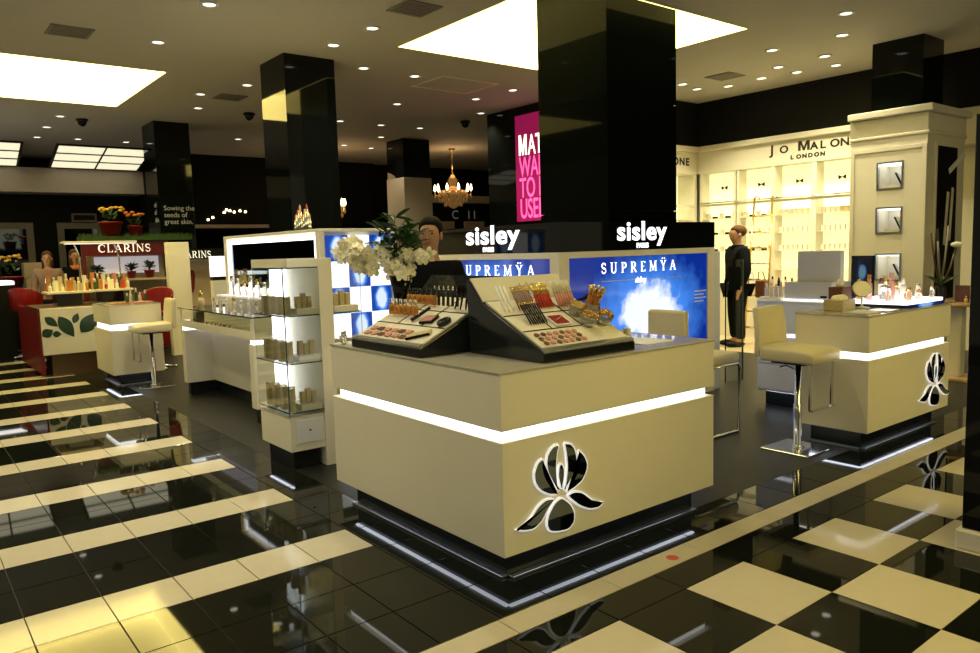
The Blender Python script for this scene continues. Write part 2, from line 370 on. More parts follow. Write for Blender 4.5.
for (x, y, lab) in ((-.41, 6.38, 'grey square ceiling vent left of the nearest downlight'), (2.14, 3.82, 'grey square ceiling vent at the top of the picture'), (7.46, 3.98, 'grey ceiling vent above the perfume shop'), (2.12, 8.81, 'dim ceiling vent left of the black mirrored column')):
    t = thing('ceiling_vent', lab, 'vent', (x, y, HC-.012))
    MB().box((x-.2, y-.2, HC-.012), (x+.2, y+.2, HC-.001)).build('frame', 'vent', t)
    for k in range(6): MB().box((x-.17, y-.16+k*.058, HC-.018), (x+.17, y-.135+k*.058, HC-.0121)).build('slat', 'vent', t)
b = MB(); x, y = 4.51, 6.43
for a in ((-.5,-.4,.5,-.36), (-.5,.36,.5,.4), (-.5,-.36,-.46,.36), (.46,-.36,.5,.36)): b.box((x+a[0], y+a[1], HC-.006), (x+a[2], y+a[3], HC-.0005))
tag(b.build('access_hatch_frame', 'cove'), 'thin cream rectangular hatch outline on the ceiling', 'hatch')
for (x, y, lab) in ((.68, 11.76, 'left'), (2.83, 9.92, 'beside the black mirrored column'), (6.45, 8.81, 'above the chandelier')):
    t = thing('dome_camera', 'small black dome security camera on the ceiling '+('at the far left' if lab == 'left' else lab), 'camera', (x, y, HC))
    MB().lathe([(.09, 0), (.10, -.03), (.07, -.032)], (x, y, HC), 16).build('mount', 'black', t); MB().sphere((x, y, HC-.035), (.075, .075, .09)).build('dome', 'black_gloss', t)
# ------------------------------------------------------------------ walls and columns
struct(MB().box((-6, 17.6, 0), (14, 17.8, 3.9)).build('wall_back', 'wall_dark'))
# column: black glass cladding sheets on a core, each sheet a panel of its own
def column(x0, y0, x1, y1, z0, z1, label, seams=(), cm='black_gloss'):
    t = thing('column', label, 'column', ((x0+x1)/2, (y0+y1)/2, z0)); del t['category']; del t['label']
    t['kind'] = 'structure'; t['label'] = label
    MB().box((x0+.02, y0+.02, z0), (x1-.02, y1-.02, z1)).build('core', 'black', t)
    zs = [z0, *seams, z1]
    for k in range(len(zs)-1):
        a, c = zs[k]+(.003 if k else 0), zs[k+1]-(.003 if k < len(zs)-2 else 0)
        MB().box((x0, y0+.0005, a), (x0+.018, y1-.0005, c)).build('cladding_panel', cm, t)
        MB().box((x1-.018, y0+.0005, a), (x1, y1-.0005, c)).build('cladding_panel', cm, t)
        MB().box((x0+.0185, y0, a), (x1-.0185, y0+.018, c)).build('cladding_panel', cm, t)
        MB().box((x0+.0185, y1-.018, a), (x1-.0185, y1, c)).build('cladding_panel', cm, t)
    return t
column(3.53, 2.6, 4.59, 3.59, 0, HC+.415, 'wide black glass column rising out of the sisley fixture', (1.9, 3.0), 'low_reflect')
column(1.75, 6.03, 2.40, 6.74, 0, HC, 'black mirrored column behind the lit mirror fixture')
colB = column(1.70, 11.36, 2.29, 12.1, 0, HC, 'black column carrying the skin-care slogan poster')
cc = column(6.55, 11.12, 7.21, 11.78, 3.10, HC, 'black-topped column with a beige lower half near the chandelier')
MB().box((6.53, 11.10, 0), (7.23, 11.80, 3.099)).build('beige_lower_cladding', 'trim_cream', cc, bevel=.01)
# slogan poster on the far column
text('slogan', 'Sowing the\nseeds of\ngreat skin.', .118, 'text_dim', (1.77, 11.352, 2.38), (1, 0, 0), (0, 0, 1), colB, ext=.001)
text('slogan', 'nd\nof\nskin.', .13, 'text_dim', (1.692, 11.62, 2.44), (0, -1, 0), (0, 0, 1), colB, ext=.001)
MB().box((1.72, 11.354, 1.95), (2.27, 11.359, 2.72)).build('poster_sheet', 'poster_green', colB)
# back wall dressing: beige soffit, far slanted windows, gilt mirror frames, dark shop fronts
struct(MB().box((-6, 16.9, 3.08), (2.9, 17.6, 3.62)).build('trim_1', 'trim_cream', bevel=.01))
struct(MB().box((2.9, 15.4, 2.3), (8.3, 17.6, 3.9)).build('wall_far_bulkhead', 'wall_dark'))
struct(MB().box((2.95, 15.36, 2.22), (6.4, 15.6, 2.299)).build('trim_2', 'trim_cream'))
for n_, (x0, x1) in enumerate(((-1.2, .32), (.95, 2.75))):
    wn = thing('window_%d' % (n_+1), None, None, (x0, 16.85, 3.62)); wn['kind'] = 'structure'
    A, B_ = Vector((x0, 16.85, 3.63)), Vector((x1, 16.85, 3.63)); up_ = Vector((-.12, -1.9, .255))
    nr = 3; nc = 2
    for r in range(nr):
        for c in range(nc):
            a = A+(B_-A)*(c/nc+.012)+up_*(r/nr+.03); u = (B_-A)*(1/nc-.024); v = up_*(1/nr-.06)
            MB().prism([(0, 0), (0, 1), (1, 1), (1, 0)], a, u, v, .01).build('pane', 'skywin', wn)
    bb = MB().prism([(-.02, -.02), (-.02, 1.02), (1.02, 1.02), (1.02, -.02)], A+Vector((0, 0, .012)), B_-A, up_, .02); bb.build('window_frame', 'black', wn)
fr = [(.5, 1.0, 1.0, 2.42), (-.4, .42, 1.2, 2.42)]
for k, (x0, x1, z0, z1) in enumerate(((1.10, 2.1, .9, 2.44), (-.75, .62, .9, 2.44))):
    t = thing('wall_mirror', ('tall pale-framed mirror on the far dark wall behind the flower pots', 'tall pale-framed mirror on the far dark wall at the left edge')[k], 'mirror', ((x0+x1)/2, 17.58, z0))
    b = MB(); e = .14
    for a in ((x0, z0, x0+e, z1), (x1-e, z0, x1, z1), (x0+e, z1-e, x1-e, z1), (x0+e, z0, x1-e, z0+e)): b.box((a[0], 17.52, a[1]), (a[2], 17.595, a[3]))
    b.build('frame', 'frame_lit', t); MB().box((x0+e, 17.57, z0+e), (x1-e, 17.59, z1-e)).build('mirror_glass', 'dark_mirror', t)
t = thing('wall_sign', 'small framed dark sign high on the far wall above the flower pots', 'sign', (1.7, 17.55, 2.46))
b = MB()
for a in ((1.42, 2.46, 1.95, 2.50), (1.42, 2.62, 1.95, 2.66), (1.42, 2.50, 1.46, 2.62), (1.91, 2.50, 1.95, 2.62)): b.box((a[0], 17.53, a[1]), (a[2], 17.599, a[3]))
b.build('frame', 'frame_lit', t); MB().box((1.46, 17.55, 2.5), (1.91, 17.59, 2.62)).build('face', 'black', t)
for k, (x, z) in enumerate(((3.86, 2.39), (3.97, 2.44), (4.24, 2.56), (4.38, 2.60), (4.48, 2.57), (4.62, 2.60), (4.75, 2.58), (4.30, 2.62))):
    t = tag(MB().lathe([(.022, 0), (.030, .02), (.018, .05)], (x, 15.385, z), 8).build('spot_lamp', 'flame'), ('leftmost', 'second', 'third', 'fifth', 'sixth', 'seventh', 'rightmost', 'fourth')[k]+' tiny bright lamp in the row on the dark far bulkhead', 'lamp', 'tiny lamps on the far bulkhead')
for k, (x, wd) in enumerate(((4.0, .45), (5.0, .35), (5.7, .7))):
    MBx = MB().box((x, 15.2, .0), (x+wd, 15.6, 1.7)); tag(MBx.build('far_lit_counter', 'tanpanel', bevel=.01), ('narrow tan shop fixture far behind the lit mirror', 'slim tan shop fixture in the far dark aisle', 'wide tan shop fixture at the end of the dark aisle')[k], 'fixture')
# dark block and the room with the chandelier
struct(MB().box((6.42, 5.62, 0), (7.6, 8.12, HC)).build('wall_screen_side', 'black_gloss'))
struct(MB().box((12.5, 7, 0), (12.7, 17.6, HC)).build('wall_right_far', 'wall_dark'))
struct(MB().box((8.3, 15.6, 2.7), (12.5, 17.6, HC)).build('wall_chandelier_room', 'wall_dark'))
struct(MB().box((9.6, 14.76, 0), (12.5, 14.9, 2.849)).build('wall_pictures', 'wall_dark'))
struct(MB().box((9.6, 14.6, 2.85), (12.5, 14.8, 3.05)).build('trim_3', 'trim_cream'))
for k, (x, z0) in enumerate(((9.7, 1.75), (10.75, 1.75), (11.7, 1.75))):
    tag(MB().box((x, 14.7, z0), (x+.7, 14.759, z0+.6)).build('far_picture', 'tanpanel', bevel=.01), ('leftmost', 'middle', 'rightmost')[k]+' of the dim tan panels on the wall beneath the chandelier', 'panel')
wl = thing('wall_lettering', 'dim gold letters on the dark wall behind the chandelier', 'lettering', (10.6, 14.75, 2.42))
for k, ch in enumerate('CII'): text('letter', ch, .34, 'text_dim', (10.35+(0, .55, .75)[k], 14.757, 2.42), (1, 0, 0), (0, 0, 1), wl)
# chandeliers
def chandelier(c, label, s=1.0):
    x, y, z = c; t = thing('chandelier', label, 'chandelier', c)
    MB().cyl((x, y, z+.42*s), .012, HC-z-.42*s).build('rod', 'goldcap', t); MB().lathe([(.08, 0), (.07, .03)], (x, y, HC-.03)).build('canopy', 'goldcap', t)
    MB().lathe([(.02, -.34), (.10, -.30), (.20*s, -.2), (.30*s, -.06), (.34*s, .05), (.20*s, .10), (.08, .2), (.12, .30), (.03, .44)], c, 14).build('crystal_basket', 'crystal', t)
    for k in range(10):
        a = 2*PI*k/10; r = .42*s; d = Vector((math.cos(a), math.sin(a), 0)); C_ = Vector(c)
        ar = MB().tube([C_+d*.08+Vector((0,0,.0)), C_+d*.25*s+Vector((0,0,-.10)), C_+d*r+Vector((0,0,-.02)), C_+d*r+Vector((0,0,.06))], .014, 6).build('arm', 'goldcap', t)
        p = C_+d*r; MB().lathe([(.012, .06), (.030, .10), (.024, .16), (.004, .22)], p, 8).build('candle_bulb', 'flame', ar)
        for q in range(3):
            dp = C_+d*(r-.11*q*s)+Vector((0, 0, -.05-.09*q)); MB().lathe([(.002, -.07), (.024, -.03), (.018, 0), (.003, .03)], dp, 6).build('crystal_drop', 'crystal', t)
    L = bpy.data.lights.new('chandelier_glow', 'POINT'); L.energy = 14; L.color = (1, .6, .28); L.shadow_soft_size = .3
    lo = bpy.data.objects.new('chandelier_glow', L); COL.objects.link(lo); lo.location = (0, 0, .55); lo.parent = t
chandelier((8.43, 12.0, 2.86), 'large crystal chandelier with lit candle bulbs hanging left of the pink screen')
chandelier((5.43+.45, 13.0, 2.55), 'small crystal chandelier half hidden behind the black mirrored column', .55)
# pink slogan screen
t = thing('slogan_screen', 'tall magenta lit screen with bold white and pink slogan lettering', 'screen', (6.40, 6.75, 2.0))
MB().box((6.385, 6.05, 2.0), (6.418, 7.33, 3.75)).build('screen_face', 'magenta', t)
MPOLY = [(0, 0), (.22, 0), (.22, .68), (.42, 0), (.58, 0), (.78, .68), (.78, 0), (1, 0), (1, 1), (.72, 1), (.5, .35), (.28, 1), (0, 1)]
MB().prism([(p[0]*.20, p[1]*.335) for p in MPOLY], (6.384, 7.24, 3.09), (0, -1, 0), (0, 0, 1), .003).build('slogan_letter', 'white_text', t)
for k, (s, m) in enumerate((('   ATTE', 'white_text'), ('WANTS', 'pink_text'), ('TO BE', 'pink_text'), ('USED', 'pink_text'))):
    text('slogan_line', s, .46, m, (6.383, 7.24, 3.09-.345*k), (0, -1, 0), (0, 0, 1), t, bold=.004, sx=.60)
# ------------------------------------------------------------------ counters
PET = [[(.242,.571),(.204,.558),(.177,.511),(.18,.462),(.211,.415),(.269,.381),(.34,.367),(.292,.413),(.252,.471),(.236,.523)],
 [(.347,.62),(.303,.616),(.264,.583),(.254,.536),(.266,.484),(.303,.427),(.34,.382),(.327,.438),(.323,.506),(.331,.57)],
 [(.352,.524),(.336,.509),(.328,.463),(.341,.411),(.353,.39),(.37,.429),(.378,.478),(.367,.513)],
 [(.372,.618),(.419,.61),(.45,.576),(.463,.519),(.456,.478),(.42,.427),(.364,.374),(.381,.427),(.391,.492),(.384,.568)],
 [(.47,.569),(.51,.536),(.535,.488),(.529,.447),(.495,.402),(.436,.377),(.377,.365),(.42,.41),(.461,.46),(.477,.517)],
 [(.318,.358),(.258,.37),(.204,.351),(.149,.299),(.097,.268),(.051,.266),(.106,.245),(.169,.237),(.222,.261),(.262,.313)],
 [(.353,.358),(.301,.337),(.261,.288),(.249,.242),(.266,.202),(.319,.186),(.397,.179),(.438,.211),(.44,.262),(.412,.311)],
 [(.385,.355),(.436,.367),(.494,.351),(.552,.304),(.6,.271),(.651,.264),(.611,.238),(.539,.245),(.469,.28),(.412,.327)]]
def smooth(p, it=2):
    for _ in range(it):                                   # corner cutting that keeps the tips fairly sharp
        q = []; n = len(p)
        for i in range(n):
            a, b2 = p[i], p[(i+1) % n]; q += [(a[0]*.8+b2[0]*.2, a[1]*.8+b2[1]*.2), (a[0]*.2+b2[0]*.8, a[1]*.2+b2[1]*.8)]
        p = q
    return p
def ring(p, e):                                            # scaled-in copy of an outline for the inlay
    n = len(p); out = []
    for i in range(n):
        a, b_, c = Vector((*p[i-1], 0)), Vector((*p[i], 0)), Vector((*p[(i+1) % n], 0))
        t = (c-a).normalized(); nn = Vector((-t.y, t.x, 0)); out.append((b_.x+nn.x*e, b_.y+nn.y*e))
    return out
def orient(p):
    A = sum(p[i][0]*p[(i+1) % len(p)][1]-p[(i+1) % len(p)][0]*p[i][1] for i in range(len(p)))
    return p if A > 0 else p[::-1]
def emblem(parent, dx, y):
    for p in PET:
        q = orient(smooth(p))
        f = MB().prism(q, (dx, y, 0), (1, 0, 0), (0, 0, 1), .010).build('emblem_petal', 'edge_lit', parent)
        MB().prism(ring(q, .0075), (dx, y-.0102, 0), (1, 0, 0), (0, 0, 1), .003).build('mirror_inlay', 'dark_mirror', f)
ZB = .142
def counter(name, label, x0, y0, x1, y1, s0=.677, s1=.729, zt=1.0, ins=.09, top='glass_top', gap=.0):
    t = thing(name, label, 'counter', ((x0+x1)/2, (y0+y1)/2, 0))
    MB().box((x0, y0, ZB), (x1, y1, s0)).build('lower_body', 'lam', t, bevel=.003)
    MB().box((x0+.035, y0+.035, s0+.0005), (x1-.035, y1-.035, s1-.0005)).build('light_strip', 'strip', t)
    MB().box((x0, y0, s1), (x1, y1, zt-.012)).build('upper_body', 'lam', t, bevel=.003)
    MB().box((x0-.004, y0-.004, zt-.0115), (x1+.004, y1+.004, zt)).build('glass_top', top, t, bevel=.002)
    MB().box((x0+ins, y0+ins, 0.0), (x1-ins, y1-ins, ZB-.0005)).build('plinth', 'black_case', t)
    for (a, c) in (((x0+ins-.02, y0+ins), (x0+ins-.002, y1-ins)), ((x0+ins, y0+ins-.02), (x1-ins, y0+ins-.002))):
        MB().box((*a, .134), (*c, .1415)).build('led_strip', 'led', t)
        MB().box((a[0]-.02 if a[0] < x0+ins else a[0], a[1]-.02 if a[0] >= x0+ins else a[1], .0005), (*c, .012)).build('base_trim', 'metal', t, bevel=.002)
    return t
mc = counter('display_counter', 'large cream cosmetics counter at the front with mirrored orchid emblem', 0, 0, 1.58, 1.649)
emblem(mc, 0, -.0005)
rc = counter('display_counter', 'cream cosmetics counter at the right with mirrored orchid emblem behind a stool', 3.36, -.047, 4.77, .52)
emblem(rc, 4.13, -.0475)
sc_ = counter('display_counter', 'small cream counter beside the leaf-print panel at the left', -.028, 7.446, .57, 8.35, .69, .76)
# white drawer cabinet behind the right counter
t = thing('drawer_cabinet', 'white cabinet with two drawers behind the right-hand counter', 'cabinet', (4.66, 1.0, 0))
MB().box((4.36, .53, ZB), (5.0, 1.47, .66)).build('body', 'lam_cool', t, bevel=.003)
MB().box((4.42, .56, 0), (4.95, 1.42, ZB-.0005)).build('plinth', 'black_case', t)
MB().box((4.38, .53, .6605), (5.0, 1.42, .70)).build('light_gap', 'soft', t)
MB().box((4.34, .53, .7005), (5.0, 1.47, .985)).build('upper_case', 'lam_cool', t, bevel=.003); MB().box((4.335, .525, .986), (5.005, 1.475, 1.0)).build('worktop', 'white', t, bevel=.002)
for k in range(2):
    d = MB().box((4.338, .55, .16+k*.25), (4.3595, 1.46, .39+k*.25)).build('drawer', 'lam_cool', t, bevel=.004)
    MB().lathe([(.008, 0), (.008, .008)], (4.33, 1.36, .33+k*.25), 8).build('knob', 'chrome', d)
MB().box((4.395, .6, .134), (4.415, 1.40, .1415)).build('led_strip', 'led', t)
# left glass-fronted counter with knee space
t = thing('glass_counter', 'long cream counter with a glass-fronted tester case and knee space', 'counter', (.72, 5.2, 0))
MB().box((.464, 4.13, ZB), (.99, 4.25, .74)).build('end_panel', 'lam', t, bevel=.003); MB().box((.464, 6.18, ZB), (.99, 6.30, .74)).build('end_panel', 'lam', t, bevel=.003)
MB().box((.77, 4.2505, ZB), (.99, 6.1795, .74)).build('back_panel', 'lam', t, bevel=.003)
for (y0, y1) in ((4.16, 4.24), (6.2, 6.28)): MB().box((.50, y0, 0), (.95, y1, ZB-.0005)).build('plinth', 'black_case', t)
MB().box((.80, 4.26, 0), (.97, 6.17, ZB-.0005)).build('plinth', 'black_case', t)
MB().box((.60, 4.26, .7405), (.98, 6.17, .78)).build('light_strip', 'dim', t)
for (y0, y1) in ((4.14, 4.24), (6.19, 6.29)): MB().box((.48, y0, .7405), (.98, y1, .78)).build('light_strip', 'strip', t)
MB().box((.464, 4.13, .7805), (.99, 6.30, .80)).build('case_floor', 'lam', t); 
MB().box((.464, 4.13, .8005), (.478, 6.30, .86)).build('front_rail', 'lam', t, bevel=.002)
MB().box((.464, 4.13, .8605), (.478, 4.19, .984)).build('corner_post', 'lam', t); MB().box((.464, 6.24, .8605), (.478, 6.30, .984)).build('corner_post', 'lam', t)
MB().box((.466, 4.19, .8605), (.474, 6.24, .984)).build('front_glass', 'glass', t)
MB().box((.74, 4.13, .8005), (.99, 6.30, .984)).build('rear_case', 'lam', t)
MB().box((.447, 4.102, .9845), (.995, 6.318, .997)).build('glass_top', 'glass', t)
MB().box((.444, 4.10, .9845), (.4465, 6.32, .997)).build('glass_edge', 'glass_edge', t)
for k in range(12):
    y = 4.95+k*.09; o = MB().lathe([(.010, 0), (.010, .05), (.008, .052), (.008, .09)], (0, 0, 0), 8).build('lipstick', ('gold', 'brown', 'lipred')[k % 3], None)
    o.rotation_euler = (0, 1.15, .5+.4*(k % 3)); o.location = (.56, y, .812)
    tag(o, ORD[k]+' lipstick from the right inside the glass-fronted tester case', 'lipstick', 'lipsticks in the glass case')
# ------------------------------------------------------------------ lit mirror fixture (box with mirror face and checkered light wall)
X0, Y0, ZT = 1.02, 3.83, 1.78
t = thing('mirror_fixture', 'tall white display wall with a light-framed mirror and blue checkered light panel', 'display wall', (1.5, 5.0, 0))
MB().box((X0+.05, Y0+.05, 0), (1.80, 6.29, ZT-.03)).build('core', 'lam', t)
MB().box((X0, Y0, ZT-.0295), (1.84, 6.33, ZT)).build('top_board', 'lam', t, bevel=.003)
MB().box((X0, Y0, 0), (X0+.0495, Y0+.08, ZT-.03)).build('corner_post', 'lam', t); MB().box((X0, 6.24, 0), (X0+.0495, 6.33, ZT-.03)).build('corner_post', 'lam', t)
MB().box((X0, Y0+.081, 0), (X0+.0495, 6.239, 1.09)).build('lower_panel', 'lam', t)
e = .036; ya, yb, za, zb = Y0+.10, 6.22, 1.16, 1.72
for a in ((ya, za, ya+e, zb), (yb-e, za, yb, zb), (ya+e, zb-e, yb-e, zb), (ya+e, za, yb-e, za+.04)):
    MB().box((X0+.012, a[0]+.001, a[1]+.001), (X0+.0495, a[2]-.001, a[3]-.001)).build('light_bar', 'strip', t)
MB().box((X0+.03, ya+e, za+.04), (X0+.0495, yb-e, zb-e)).build('mirror_glass', 'dark_mirror', t)
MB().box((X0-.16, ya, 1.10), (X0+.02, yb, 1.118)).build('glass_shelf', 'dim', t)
pane_blue = jelly('blue_pane_print', (.006, .05, .34), (.75, .88, 1), (.0, .075), (0, 1), (.0, .13), 1.0, 16)
cw, rh = .225, .245
for r in range(6):
    for c in range(3):
        x = X0+.075+c*cw; z = ZT-.06-(r+1)*rh
        m_ = pane_blue if (r+c) % 2 == 0 else 'soft'
        MB().box((x+.003, Y0+.018, z+.003), (x+cw-.003, Y0+.0495, z+rh-.003)).build('pane', m_, t, loc=(x+cw/2, Y0+.03, z+rh/2))
MB().box((X0+.76, Y0, 0), (1.84, Y0+.0495, ZT-.03)).build('corner_post', 'lam', t)
# ------------------------------------------------------------------ glass shelf tower
t = thing('shelf_tower', 'glass shelf tower with a white slab post left of the front counter', 'display shelf', (.3, 2.72, 0))
MB().box((.325, 2.45, 0), (.435, 3.02, 1.52)).build('post', 'lam', t, bevel=.003)
MB().box((.06, 2.46, ZB), (.3245, 3.0, .40)).build('drawer_box', 'lam', t, bevel=.003)
d = MB().box((.10, 2.452, .20), (.31, 2.4595, .37)).build('drawer', 'lam_cool', t, bevel=.002); MB().lathe([(.009, 0), (.009, .008)], (.205, 2.446, .285), 8).build('knob', 'black', d)
MB().box((.10, 2.52, 0), (.31, 2.96, ZB-.0005)).build('plinth', 'black_case', t)
MB().box((.085, 2.53, .134), (.099, 2.95, .1415)).build('led_strip', 'led', t)
MB().box((.20, 3.005, .42), (.3245, 3.02, 1.44)).build('light_column', 'strip', t)
MB().box((.06, 2.99, 1.45), (.3245, 3.02, 1.52)).build('header', 'lam', t)
SH = [1.46, 1.12, .78, .43]
for z in SH:
    g = MB().box((.062, 2.452, z-.008), (.3245, 3.0, z)).build('glass_shelf', 'glass', t)
    MB().box((.058, 2.449, z-.008), (.3245, 2.4515, z)).build('shelf_edge', 'glass_edge', g); MB().box((.058, 2.452, z-.008), (.0615, 3.0, z)).build('shelf_edge', 'glass_edge', g)
    if z < 1.4:
        g = MB().box((.4355, 2.452, z-.008), (.66, 3.0, z)).build('glass_shelf', 'glass', t); MB().box((.4355, 2.449, z-.008), (.66, 2.4515, z)).build('shelf_edge', 'glass_edge', g)
MB().box((.055, 2.4465, .40), (.060, 2.4485, 1.46)).build('glass_corner', 'glass_edge', t)
MB().box((.0525, 2.449, .40), (.0575, 3.0, 1.452)).build('side_glass', 'glass', t); MB().box((.0605, 2.4445, .40), (.3245, 2.4485, 1.452)).build('front_glass', 'glass', t)
MB().box((.6605, 2.449, .40), (.6645, 3.0, 1.452)).build('side_glass', 'glass', t)
# cartons
def carton(x, y, z, w_, d_, h, m, label, group, name='carton'):
    return tag(MB().cbox((x, y, z+h/2+.0006), (w_, d_, h)).build(name, m, bevel=.0015, loc=(x, y, z+.0006)), label, 'box', group)
for si, (z, nm) in enumerate(((1.12, 'top'), (.78, 'middle'), (.43, 'lowest'))):
    base = carton(.235, 2.54, z, .16, .16, .045, 'lam', 'flat cream riser box on the %s glass shelf of the tower' % nm, None, 'riser_box')
    for k in range(7):
        x, y = .10+.028*(k % 2), 2.50+k*.065
        carton(x, y, z, .036, .05, .13+.02*((k*3+si) % 3), 'gold', '%s gold carton from the front corner on the %s glass shelf of the tower' % (ORD[k], nm), 'gold cartons on the %s tower shelf' % nm)
    for k in range(3): carton(.19+.042*k, 2.52, z+.046, .032, .04, .085+.02*((k+si) % 2), 'gold', '%s small gold carton from the left on the riser of the %s tower shelf' % (ORD[k], nm), 'gold cartons on the %s riser' % nm)
    if z < 1.2:
        pass
    carton(.55, 2.56, z, .20, .18, .045, 'lam', 'flat cream riser box on the %s shelf right of the tower post' % nm, None, 'riser_box')
    for k in range(3): carton(.49+.05*k, 2.53, z+.046, .036, .04, .09+.02*(k % 2), 'gold', '%s small gold carton on the %s shelf right of the tower post' % (ORD[k], nm), 'gold cartons right of the post, %s shelf' % nm)
# ------------------------------------------------------------------ sisley fixture round the wide column
t = thing('sign_fixture', 'white fixture with black sisley headers and two glowing blue posters', 'display', (3.55, 3.3, 0))
sx0, sy0, sx1, sy1 = 2.44, 2.17, 4.66, 4.45
MB().box((sx0+.04, sy0+.04, 0), (3.49, sy1-.04, 1.50)).build('core', 'lam', t); MB().box((3.4905, sy0+.04, 0), (sx1-.04, 2.56, 1.50)).build('core', 'lam', t)
MB().box((4.63, 2.5605, 0), (sx1-.04, sy1-.04, 1.50)).build('core', 'lam', t) if False else None
h = MB().box((sx0, sy0, 1.505), (3.49, sy1, 1.765)).build('header', 'black_gloss', t); h2 = MB().box((3.4905, sy0, 1.505), (sx1, 2.56, 1.765)).build('header', 'black_gloss', t)
MB().box((sx0+.12, sy0, 1.45), (sx1-.12, sy0+.0395, 1.5045)).build('frame', 'lam', t); MB().box((sx0, sy0+.12, 1.45), (sx0+.0395, sy1-.12, 1.5045)).build('frame', 'lam', t)
for (x0, x1) in ((sx0+.0, sx0+.119), (sx1-.119, sx1)): MB().box((x0, sy0, 0), (x1, sy0+.0395, 1.5045)).build('frame', 'lam', t)
for (y0, y1) in ((sy0+.04, sy0+.1195), (sy1-.12, sy1)): MB().box((sx0, y0, 0), (sx0+.0395, y1, 1.5045)).build('frame', 'lam', t)
pr = jelly('orchid_poster_print_front', (.003, .022, .24), (.9, .97, 1), (.10, .52), (0, 2), (-.08, .34), 1.05, 7, .55, (.34, .50))
pl = jelly('orchid_poster_print_side', (.003, .022, .24), (.9, .97, 1), (0, 2), (-.10, .52), (-.08, .34), 1.05, 7, .55, (.34, .50))
pf = MB().box((sx0+.12, sy0+.012, .42), (sx1-.12, sy0+.039, 1.45)).build('poster', pr, t, loc=(3.55, sy0+.02, .98))
ps = MB().box((sx0+.012, sy0+.12, .42), (sx0+.039, sy1-.12, 1.45)).build('poster', pl, t, loc=(sx0+.02, 3.31, .98))
MB().box((sx0+.12, sy0+.005, .0), (sx1-.12, sy0+.039, .4195)).build('lower_panel', 'lam', t); MB().box((sx0+.005, sy0+.12, .0), (sx0+.039, sy1-.12, .4195)).build('lower_panel', 'lam', t)
for (o_, xd, cy_) in (((3.17, sy0-.001, 0), (1, 0, 0), 0), ((sx0-.001, 3.50, 0), (0, -1, 0), 1)):
    O = Vector(o_); X_ = Vector(xd)
    hh = h2 if cy_ == 0 else h
    text('sign_lettering', 'sisley', .245, 'sign_emit', O+Vector((0, 0, 1.60)), xd, (0, 0, 1), t, bold=.0055, ext=.004, sx=(1.26, 1.45)[cy_], space=1.06)
    text('sign_lettering', 'PARIS', .062, 'sign_emit', O+X_*.27+Vector((0, 0, 1.525)), xd, (0, 0, 1), t, bold=.002, ext=.004, sx=1.1)
    po = pf if cy_ == 0 else ps
    off = X_*-.20 if cy_ == 0 else X_*-.16
    n_ = Vector((0, .010, 0)) if cy_ == 0 else Vector((.010, 0, 0))
    serif('poster_title', 'SUPREMYA', .095, 'sign_emit', O+n_+off+Vector((0, 0, 1.30)), xd, (0, 0, 1), t, width=(1.06, 1.16)[cy_], track=.55)
    MB().prism([(0, 0), (1.16, 0), (1.16, .006), (0, .006)], O+n_+off+Vector((0, 0, 1.225)), X_, (0, 0, 1), .003).build('poster_rule', 'text_white', t)
    text('poster_text', 'sisley', .075, 'sign_emit', O+n_+off+X_*.46+Vector((0, 0, 1.20)), xd, (0, 0, 1), t, bold=.002)
    for k in range(4): MB().prism([(0, 0), (.2-.05*(k % 2), 0), (.2-.05*(k % 2), .012), (0, .012)], O+n_+off+X_*1.36+Vector((0, 0, 1.06-.035*k)), X_, (0, 0, 1), .002).build('poster_text_line', 'text_white', t)
MB().box((4.665, 2.2, 0), (4.80, 2.5, 1.46)).build('end_panel', 'lam_cool', t, bevel=.003)
# ------------------------------------------------------------------ perfume shop (cream) on the right
WX = 8.9
struct(MB().box((WX, -3.5, 3.18), (WX+.3, 5.5, HC)).build('wall_fascia', 'black'))
struct(MB().box((7.6, 5.5, 3.18), (WX+.3, 5.8, HC)).build('wall_fascia_return', 'black'))
shop = struct(MB().box((WX+.42, 1.0, 0), (WX+.5, 5.9, 3.175)).build('wall_right', 'cream'))
struct(MB().box((WX+.1, -3.5, 0), (WX+.4, .999, 3.175)).build('wall_right_dark', 'wall_dark'))
struct(MB().box((7.6, 5.905, 0), (WX+.42, 5.98, 3.175)).build('wall_shop_end', 'cream'))
b = MB().box((WX-.06, 1.0, 3.08), (WX+.41, 5.44, 3.175)); struct(b.build('trim_4', 'cream', bevel=.02))
struct(MB().box((7.6, 5.445, 3.08), (WX+.41, 5.9, 3.175)).build('trim_5', 'cream', bevel=.02))
hd = struct(MB().box((WX, 1.0, 2.72), (WX+.41, 5.5, 3.0795)).build('trim_6', 'cream', bevel=.005))
hd2 = struct(MB().box((7.6, 5.505, 2.72), (WX+.41, 5.9, 3.0795)).build('trim_7', 'cream', bevel=.005))
sg = thing('shop_sign', 'black JO MALONE LONDON lettering on the cream shop header', 'sign', (WX-.004, 3.5, 2.78))
x_ = 4.14
for (ch, sz) in (('J', .20), ('O', .155), (' ', .1), ('M', .20), ('A', .155), ('L', .155), ('O', .155), ('N', .155), ('E', .155)):
    if ch == 'M': MB().prism([(p[0]*.185, p[1]*.145) for p in MPOLY], (WX-.001, x_-.01, 2.90), (0, -1, 0), (0, 0, 1), .004).build('letter', 'text_black', sg)
    elif ch != ' ': text('letter', ch, sz, 'text_black', (WX-.002, x_, 2.90), (0, -1, 0), (0, 0, 1), sg, bold=.0045, ext=.003, sx=1.15)
    x_ -= (.145 if ch == ' ' else (sz*1.02 if ch == 'M' else sz*.78 if ch == 'J' else sz*.98))
x_ = 3.80
for ch in 'LONDON':
    text('letter', ch, .082, 'text_black', (WX-.002, x_, 2.79), (0, -1, 0), (0, 0, 1), sg, bold=.005, ext=.003, sx=1.15); x_ -= .095
